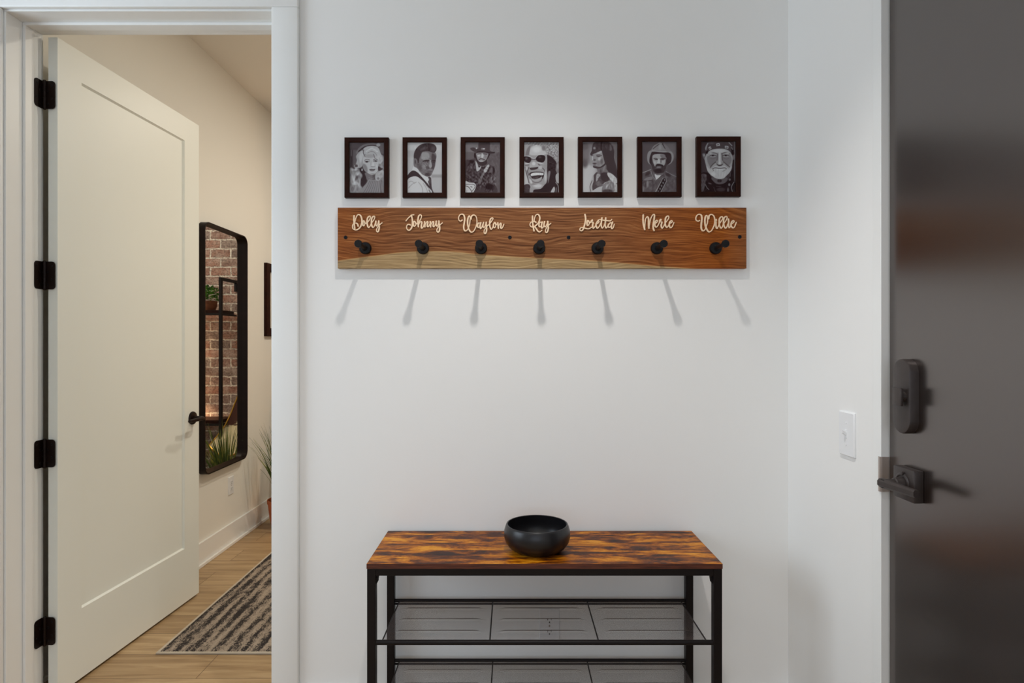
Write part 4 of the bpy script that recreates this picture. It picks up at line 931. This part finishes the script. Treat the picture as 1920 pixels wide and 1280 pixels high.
# ---------------------------------------------------------------- seven framed portraits
PH_LABEL = ['dark framed portrait of a person with long pale curls, leftmost above the coat rack',
            'dark framed portrait of a person with slick dark hair looking back over a white shirt',
            'dark framed portrait of a person in a flat wide-brimmed hat holding a guitar',
            'dark framed portrait of a laughing person in black sunglasses',
            'dark framed portrait of a person in profile with long dark hair',
            'dark framed portrait of a bearded person in a pale cowboy hat',
            'dark framed portrait of a white-bearded person in a patterned bandana']
FX = [687, 796, 905, 1015.5, 1125.5, 1237, 1348]
FY = [313.5, 313.3, 313, 312.8, 312.3, 312, 311.6]
FW, FH, BAR = .0740, .1005, .0160          # half outer size, bar width
yf, yb = 2.052, 2.0695
frame0 = None
def frame_mesh():
    bm = bmesh.new(); w0, h0 = FW, FH; w1, h1 = FW - BAR, FH - BAR
    def rr(w_, h_, y): return [(-w_, y, -h_), (w_, y, -h_), (w_, y, h_), (-w_, y, h_)]
    loft(bm, [rr(w0, h0, 0), rr(w0, h0, yf - yb + .0015), rr(w0 - .0015, h0 - .0015, yf - yb), rr(w1 + .0025, h1 + .0025, yf - yb + .0006), rr(w1, h1, yf - yb + .002), rr(w1, h1, -.004), rr(w1, h1, 0)], closed=True)
    return bm
def print_mesh(k):
    me = bpy.data.meshes.new('photo_print'); w_, h_ = FW - BAR + .001, FH - BAR + .001
    xs = np.linspace(-w_, w_, GW); zs = np.linspace(h_, -h_, GH); X, Z = np.meshgrid(xs, zs)
    co = np.stack([X, np.full_like(X, -.0095), Z], -1).reshape(-1, 3)
    ii = np.arange(GW * GH).reshape(GH, GW)
    fc = np.stack([ii[1:, :-1], ii[1:, 1:], ii[:-1, 1:], ii[:-1, :-1]], -1).reshape(-1, 4)
    # thin card edge behind the ink
    n0 = len(co); bk = [(-w_, -.0085, -h_), (w_, -.0085, -h_), (w_, -.0085, h_), (-w_, -.0085, h_)]
    verts = co.tolist() + bk; faces = fc.tolist() + [[n0 + 3, n0 + 2, n0 + 1, n0]]
    me.from_pydata(verts, [], faces)
    g = PRINTS[k]()
    c = duotone(g).reshape(-1, 3); c = np.concatenate([np.concatenate([c, np.full((4, 3), .6)]), np.ones((n0 + 4, 1))], 1)
    at = me.color_attributes.new('ink', 'FLOAT_COLOR', 'POINT'); at.data.foreach_set('color', c.astype(np.float32).ravel())
    me.materials.append(photo_mat); me.update()
    return me
for k in range(7):
    X = (FX[k] - 960) / F * yf; Z = EYE + (640 - FY[k]) / F * yf
    if frame0 is None:
        r = frame0 = thing('picture_frame', (X, yb, Z), 0, PH_LABEL[0], 'picture frame', 'framed portraits above the coat rack')
        obj('frame', frame_mesh(), frame_brown, r, local=True)
        gl = obj('glass', B((-(FW - BAR), FW - BAR, -.0125, -.0110, -(FH - BAR), FH - BAR)), clear_glass, r, local=True)
        obj('backing_board', B((-(FW - BAR), FW - BAR, -.007, -.001, -(FH - BAR), FH - BAR)), slot_dark, r, local=True)
    else:
        r = frame0.copy(); COL.objects.link(r); r.location = (X, yb, Z); r['label'] = PH_LABEL[k]
        for ch in [c for c in bpy.data.objects if c.parent == frame0 and not c.name.startswith('photo_print')]:
            c2 = ch.copy(); COL.objects.link(c2); c2.parent = r
    po = bpy.data.objects.new('photo_print', print_mesh(k)); COL.objects.link(po); po.parent = r

# ---------------------------------------------------------------- shoe rack bench
TX0, TX1, TY0, TY1, TZ = -.4154, .6015, 1.750, 2.055, .666
sr = thing('shoe_rack', ((TX0 + TX1) / 2, (TY0 + TY1) / 2, 0), 0, 'black metal shoe rack bench with rustic brown wood top and mesh shelves', 'shoe rack')
top = obj('tabletop', B((TX0, TX1, TY0, TY1, TZ - .015, TZ), bevel=.0008, seg=1), rustic, sr)
obj('edge_band', B((TX0 + .0008, TX1 - .0008, TY0 - .0006, TY0 + .0005, TZ - .0145, TZ - .0005)), rustic_edge, top)
LEG = .0245; zt = TZ - .0155
for lx in (TX0 + .001, TX1 - .001 - LEG):
    for ly in (TY0 + .001, TY1 - .001 - LEG):
        lg = obj('leg', B((lx, lx + LEG, ly, ly + LEG, .006, zt), bevel=.002), black_metal, sr)
        obj('foot_cap', B((lx - .0005, lx + LEG + .0005, ly - .0005, ly + LEG + .0005, 0, .0065), bevel=.001), black_peg, lg)
xa, xb = TX0 + .001 + LEG, TX1 - .001 - LEG
for ly in (TY0 + .0012, TY1 - .001 - LEG): obj('rail', B((xa, xb, ly, ly + .02, zt - .0195, zt), bevel=.0015), black_metal, sr)
for lx in (TX0 + .001, TX1 - .001 - .02): obj('rail', B((lx, lx + .02, TY0 + .001 + LEG, TY1 - .001 - LEG, zt - .0195, zt), bevel=.0015), black_metal, sr)
for lx, s in ((xa, 1), (xb, -1)):      # little corner brackets with a bolt under the front rail
    bm = bmesh.new(); y_ = TY0 + .010
    loft(bm, [[(lx, y_, zt - .0195), (lx + s * .008, y_, zt - .0195), (lx + s * .004, y_, zt - .042), (lx, y_, zt - .046)], [(lx, y_ + .012, zt - .0195), (lx + s * .008, y_ + .012, zt - .0195), (lx + s * .004, y_ + .012, zt - .042), (lx, y_ + .012, zt - .046)]])
    obj('bracket', bm, black_metal, sr)
    bm = bmesh.new(); lathe(bm, [(0, 0), (.004, 0), (.004, .003), (0, .003)], (lx + s * .004, y_, zt - .033), (0, -1, 0), 12); obj('bolt', bm, bolt_mat, sr)
def mesh_panel_bm(x0, x1, y0, y1, z, d0=0, d1=0):
    bm = bmesh.new(); nx, ny = 30, 150; V = []
    hl = (x1 - x0) / 2 - .028; xc = (x0 + x1) / 2
    for j in range(ny + 1):
        row = []
        for i in range(nx + 1):
            X = x0 + (x1 - x0) * i / nx; Y = y0 + (y1 - y0) * j / ny; h = 0
            for yr in (1.822, 1.899, 1.977):
                r = .0085; dx = max(0, abs(X - xc) - (hl - r)); d = math.hypot(dx, Y - yr)
                h = max(h, .0058 * (1 - min(1, (d / r)) ** 2) if d < r else 0)
            row.append(bm.verts.new((X, Y, z + h)))
        V.append(row)
    for j in range(ny):
        for i in range(nx): bm.faces.new((V[j][i], V[j][i + 1], V[j + 1][i + 1], V[j + 1][i]))
    g = bmesh.ops.duplicate(bm, geom=bm.verts[:] + bm.edges[:] + bm.faces[:])       # underside of the sheet
    for v in [e for e in g['geom'] if isinstance(e, bmesh.types.BMVert)]: v.co.z -= .0006
    return bm
ME = {}
for si, z in enumerate((.437, .2375, .060)):
    x0, x1, y0, y1 = -.375, .562, TY0 + .012, TY1 - .014
    bm = bmesh.new(); tube(bm, [(xa - .001, TY0 + .010, z), (xb + .001, TY0 + .010, z)], .0072, 16)
    sh = obj('shelf', bm, black_metal, sr, smooth=True)
    bm = bmesh.new(); tube(bm, [(xa, y1 + .002, z + .001), (xb, y1 + .002, z + .001)], .0055, 12); tube(bm, [(xa, y1 - .002, z - .0085), (xb, y1 - .002, z - .0085)], .0035, 10)
    obj('rear_rod', bm, black_metal, sh, smooth=True)
    zw = z - .002
    for (ax, bx_) in ((x0, x0), (-.064, -.064), (.250, .250), (x1, x1)):
        bm = bmesh.new(); tube(bm, [(ax, TY0 + .010, zw), (bx_, y1 + .002, zw)], .0022, 8); obj('wire', bm, black_metal, sh, smooth=True)
    xs = [x0, -.064, .250, x1]
    for k in range(3):
        bm = mesh_panel_bm(xs[k] + .0015, xs[k + 1] - .0015, TY0 + .014, y1, z + .0005)
        mp = obj('mesh_panel', bm, mesh_metal, sh, smooth=True)

# bowl on the bench
bc = (.0764, 1.868, TZ)
bm = bmesh.new()
lathe(bm, [(0, .0005), (.062, .0005), (.072, .003), (.086, .013), (.0965, .028), (.1008, .044), (.1000, .060), (.0962, .073), (.0935, .0795), (.0915, .0805), (.0895, .0795), (.0915, .072), (.0945, .058), (.0950, .044), (.0905, .028), (.080, .015), (.066, .009), (0, .008)], bc, (0, 0, 1), 72)
o = obj('bowl', bm, bowl_black, None, smooth=True, angle=60); tag(o, 'round black ceramic bowl standing on the shoe rack top', 'bowl')

# ---------------------------------------------------------------- outlets and switch
def outlet(name, loc, rz, label):
    """plate in local x (width) z (height), facing local -y"""
    t = thing(name, loc, rz, label, 'outlet')
    bm = bmesh.new()
    def rr(w_, h_, y, r): return [(u, y, v) for u, v in round_rect(w_, h_, r, 4)]
    loft(bm, [rr(.035, .0575, 0, .003), rr(.035, .0575, -.003, .003), rr(.032, .0545, -.006, .003)]); obj('plate', bm, plate_white, t, smooth=True, local=True)
    for s in (1, -1):
        bm = bmesh.new(); z = s * .0195
        loft(bm, [[(u, -.005, z + v) for u, v in round_rect(.0165, .0140, .009, 5)], [(u, -.0075, z + v) for u, v in round_rect(.0165, .0140, .009, 5)]]); rc = obj('receptacle', bm, plate_white, t, smooth=True, local=True)
        bm = B((-.0072, -.0052, -.0079, -.007, z - .001, z + .0075), (.0050, .0070, -.0079, -.007, z + .000, z + .0075)); lathe(bm, [(0, 0), (.0024, 0), (.0024, .0009), (0, .0009)], (0, -.007, z - .0065), (0, -1, 0), 12)
        obj('slots', bm, slot_dark, rc, local=True)
    bm = bmesh.new(); lathe(bm, [(0, 0), (.0032, 0), (.0028, .0012), (0, .0014)], (0, -.006, 0), (0, -1, 0), 14); obj('screw', bm, nickel, t, local=True)
    return t
outlet('wall_outlet', ((1030 - 960) / F * YW, YW, EYE - (1171.5 - 640) / F * YW), 0, 'white duplex outlet seen through the mesh shelf of the shoe rack')
outlet('wall_outlet', (-1.81, 3.945, .375), PI / 2, 'white duplex outlet on the bedroom wall below the mirror')
sw = thing('light_switch', (XR, 1.700, 1.044), -PI / 2, 'white toggle light switch on the right wall beside the dark door', 'switch')
bm = bmesh.new()
def rr(w_, h_, y, r): return [(u, y, v) for u, v in round_rect(w_, h_, r, 4)]
loft(bm, [rr(.039, .0615, 0, .003), rr(.039, .0615, -.0035, .003), rr(.036, .0585, -.0065, .003)]); obj('plate', bm, plate_white, sw, smooth=True, local=True)
bm = bmesh.new(); loft(bm, [[(u, -.006, v) for u, v in round_rect(.0055, .012, .001, 2)], [(u, -.0078, v) for u, v in round_rect(.005, .0115, .001, 2)]]); obj('toggle_slot', bm, plate_white, sw, local=True)
bm = bmesh.new(); loft(bm, [[(u, -.007, v) for u, v in round_rect(.0045, .005, .001, 2)], [(u * .8, -.018, v * .8 + .007) for u, v in round_rect(.0045, .005, .001, 2)]]); obj('toggle', bm, plate_white, sw, local=True)
for s in (1, -1):
    bm = bmesh.new(); lathe(bm, [(0, 0), (.0032, 0), (.0028, .0012), (0, .0014)], (0, -.0065, s * .030), (0, -1, 0), 14); obj('screw', bm, plate_white, sw, local=True)

# ---------------------------------------------------------------- bedroom: mirror
MX, MY0, MY1, MZ0, MZ1 = -1.81, 3.528, 4.100, .525, 1.996
my, mz, mw, mh = (MY0 + MY1) / 2, (MZ0 + MZ1) / 2, (MY1 - MY0) / 2, (MZ1 - MZ0) / 2
mi = thing('wall_mirror', (MX, my, MZ0), 0, 'tall mirror in a thin dark bronze frame with rounded corners on the bedroom wall', 'mirror')
def mr_(x, ins, r): return [(x, my + u, mz + v) for u, v in round_rect(mw - ins, mh - ins, r, 10)]
bm = bmesh.new(); D = .044
loft(bm, [mr_(MX, 0, .055), mr_(MX + D - .001, 0, .055), mr_(MX + D, .001, .054), mr_(MX + D, .0065, .0485), mr_(MX + D - .001, .0075, .0475), mr_(MX + .006, .0075, .0475), mr_(MX + .0, .0075, .0475)], closed=True)
obj('frame', bm, bronze, mi, smooth=True)
bm = bmesh.new(); loft(bm, [mr_(MX + .004, .0080, .047), mr_(MX + .010, .0080, .047)]); obj('glass', bm, mirror_mat, mi)

# picture on the bedroom wall, only its near edge shows
pf = thing('picture_frame', (-1.81, 4.68, 1.34), 0, 'dark brown picture frame on the bedroom wall past the mirror', 'picture frame')
Y0, Y1, Z0, Z1 = 4.475, 4.885, EYE + (640 - 630) / F * 4.47, EYE + (640 - 492) / F * 4.47
def q4(x, i): return [(x, Y0 + i, Z0 + i), (x, Y1 - i, Z0 + i), (x, Y1 - i, Z1 - i), (x, Y0 + i, Z1 - i)]
bm = bmesh.new(); loft(bm, [q4(-1.81, 0), q4(-1.787, 0), q4(-1.786, .001), q4(-1.786, .059), q4(-1.788, .060), q4(-1.81, .060)], closed=True); obj('frame', bm, frame_brown, pf)
obj('print', B((-1.808, -1.800, Y0 + .060, Y1 - .060, Z0 + .060, Z1 - .060)), white_print, pf)

# ---------------------------------------------------------------- rug
RX0, RX1, RY0, RY1 = -1.480, -.32, 2.547, 4.10
rg = thing('rug', ((RX0 + RX1) / 2, (RY0 + RY1) / 2, 0), 0, 'grey and black streaked rug on the bedroom floor beyond the doorway', 'rug')
obj('pile', B((RX0 + .012, RX1 - .012, RY0 + .012, RY1 - .012, .0, .009), bevel=.002), rug_mat, rg)
obj('binding', B((RX0, RX1, RY0, RY0 + .012, 0, .0085), (RX0, RX1, RY1 - .012, RY1, 0, .0085), (RX0, RX0 + .012, RY0 + .012, RY1 - .012, 0, .0085), (RX1 - .012, RX1, RY0 + .012, RY1 - .012, 0, .0085), bevel=.002), rug_edge, rg)

# ---------------------------------------------------------------- grass plant
gx, gy = -1.600, 4.290
gp = thing('potted_grass', (gx, gy, 0), 0, 'tall potted ornamental grass in a terracotta pot in the bedroom corner', 'plant')
bm = bmesh.new(); lathe(bm, [(0, .001), (.075, .001), (.092, .09), (.101, .175), (.106, .176), (.106, .200), (.099, .200), (.096, .178), (0, .176)], (gx, gy, 0), (0, 0, 1), 40)
obj('pot', bm, terracotta, gp, smooth=True)
bm = bmesh.new(); lathe(bm, [(0, .177), (.094, .177), (.080, .186), (0, .190)], (gx, gy, 0), (0, 0, 1), 30); obj('soil', bm, soil, gp, smooth=True)
rnd = random.Random(5); bm = bmesh.new()
for b in range(220):
    a = rnd.uniform(0, 2 * PI); r0 = rnd.uniform(0, .06); L = rnd.uniform(.22, .60); lean = rnd.uniform(.03, .27) * (L / .55) * (1 if math.sin(a) < .2 else .55); w_ = rnd.uniform(.0030, .0052)
    dx, dy = math.cos(a), math.sin(a); bend = rnd.uniform(.3, 1.0); prev = None; tw = rnd.uniform(0, PI)
    for i in range(9):
        t = i / 8; h = L * (t - .12 * bend * t * t * t); out = r0 + lean * (t ** 1.7)
        X, Y, Z = gx + dx * out, gy + dy * out, .18 + h
        X = max(X, -1.800 + .004 * rnd.random()); ww = w_ * (1 - t ** 2.2) + .0003
        sx, sy = -dy * math.cos(tw) * ww + dx * .3 * ww, dx * math.cos(tw) * ww + dy * .3 * ww
        if abs(sx) + abs(sy) < ww: sx += ww
        c = (bm.verts.new((max(X - sx, -1.806), Y - sy, Z)), bm.verts.new((X, Y, Z + .0015)), bm.verts.new((X + sx, Y + sy, Z)))
        if prev: bm.faces.new((prev[0], prev[1], c[1], c[0])); bm.faces.new((prev[1], prev[2], c[2], c[1]))
        prev = c
fo = obj('grass_foliage', bm, grass_mat, gp, smooth=True); fo['kind'] = 'stuff'

# ---------------------------------------------------------------- pipe shelf at the brick wall, reflected in the mirror
us = thing('wall_shelf', (-.9, 4.8, 0), 0, 'black metal shelf unit against the brick wall, seen in the mirror', 'shelf')
for X in (-1.378, -.42):
    bm = B((X - .011, X + .011, 4.668, 4.692, 0, 1.79), (X - .011, X + .011, 4.692, 4.936, 1.766, 1.79), (X - .011, X + .011, 4.926, 4.948, 1.70, 1.766), bevel=.002)
    obj('upright', bm, black_metal, us)
for Z in (1.515, .672, .25): obj('shelf_board', B((-1.366, -.432, 4.69, 4.93, Z, Z + .026), bevel=.002), frame_brown, us); 
for Z in (1.500, .657, .235): obj('shelf_bracket', B((-1.388, -.410, 4.670, 4.690, Z, Z + .016), (-1.388, -1.368, 4.69, 4.93, Z, Z + .014), bevel=.001), black_metal, us)
sp_ = thing('potted_plant', (-1.235, 4.80, 1.541), 0, 'small green plant in a woven pot on the upper shelf, seen in the mirror', 'plant')
bm = bmesh.new(); lathe(bm, [(0, 0), (.040, 0), (.052, .035), (.055, .075), (.050, .075), (.047, .062), (0, .060)], (-1.235, 4.80, 1.541), (0, 0, 1), 24); obj('pot', bm, basket_brown, sp_, smooth=True)
bm = bmesh.new()
for b in range(240):
    v = Vector((rnd.gauss(0, 1), rnd.gauss(0, 1), abs(rnd.gauss(0, 1)) + .1)).normalized(); c = Vector((-1.235, 4.80, 1.615)) + Vector((v.x * .075, v.y * .075, v.z * .12)) * rnd.uniform(.4, 1)
    u = v.cross(Vector((rnd.random(), rnd.random(), rnd.random() + .1))).normalized() * .009; k = (v + Vector((0, 0, rnd.uniform(-.6, .5)))).normalized() * .022
    q = [bm.verts.new(c), bm.verts.new(c + k * .5 + u), bm.verts.new(c + k), bm.verts.new(c + k * .5 - u)]; bm.faces.new(q)
fo = obj('leaves', bm, leaf_mat, sp_); fo['kind'] = 'stuff'
# lamp on the lower board, its glow on the bricks
lm = thing('table_lamp', (-.98, 4.80, .698), 0, 'small warm table lamp on the lower shelf against the brick wall', 'lamp')
bm = bmesh.new(); lathe(bm, [(0, 0), (.05, 0), (.05, .012), (.012, .02), (.010, .16), (0, .16)], (-.98, 4.80, .698), (0, 0, 1), 24); obj('base', bm, bronze, lm, smooth=True)
bm = bmesh.new(); lathe(bm, [(.075, .15), (.055, .28), (.053, .28), (.073, .15), (.075, .15)], (-.98, 4.80, .698), (0, 0, 1), 32); obj('lamp_shade', bm, shade_lit, lm, smooth=True)
lamp('table_lamp_bulb', 'POINT', (-.98, 4.80, .90), 16, (1.0, .66, .38), shadow_soft_size=.03)

# ---------------------------------------------------------------- sling chair with cowhide, in the corner
ch = thing('sling_chair', (-1.58, 4.66, 0), 0, 'cowhide sling chair with a thin brass frame beside the brick wall, seen in the mirror', 'chair')
EDGE = spline([(-1.510, 4.79, 1.02), (-1.500, 4.77, .950), (-1.458, 4.74, .815), (-1.428, 4.72, .720), (-1.378, 4.69, .615), (-1.300, 4.66, .510)], 4)
def patch(s, t):
    k = t * (len(EDGE) - 1); i = min(int(k), len(EDGE) - 2); e = Vector(EDGE[i]).lerp(Vector(EDGE[i + 1]), k - i)
    far = Vector((-.27, -.12 - .02 * t, .0))
    return e + far * (1 - s) + Vector((0, 0, -math.sin(PI * s) * (.05 + .05 * math.sin(PI * t)))) + Vector((0, 0, -.03 * (1 - s) * t))
C00, C10, C01, C11 = patch(0, 0), patch(1, 0), patch(0, 1), patch(1, 1)
bm = bmesh.new(); N = 18
for off in (0, -.006):
    G = [[bm.verts.new(patch(i / N, j / N) + Vector((0, 0, off))) for i in range(N + 1)] for j in range(N + 1)]
    for j in range(N):
        for i in range(N): bm.faces.new((G[j][i], G[j][i + 1], G[j + 1][i + 1], G[j + 1][i]))
obj('hide_seat', bm, hide_mat, ch, smooth=True)
bm = bmesh.new()
tube(bm, [patch(1, t / 16) + Vector((.004, 0, -.002)) for t in range(17)], .0055, 10)
tube(bm, [patch(t / 12, 1) + Vector((0, 0, -.002)) for t in range(13)], .0055, 10)
tube(bm, [patch(0, t / 16) + Vector((-.004, 0, -.002)) for t in range(17)], .0055, 10)
obj('frame', bm, brass, ch, smooth=True)
for a, b in ((C11, (-1.66, 4.70, .0)), (C01, (-1.42, 4.78, .0)), (C10, (-1.50, 4.60, .0)), (C00, (-1.34, 4.72, .0))):
    bm = bmesh.new(); tube(bm, [a, Vector(b) + Vector((0, 0, .006))], .0055, 10); obj('leg', bm, brass, ch, smooth=True)
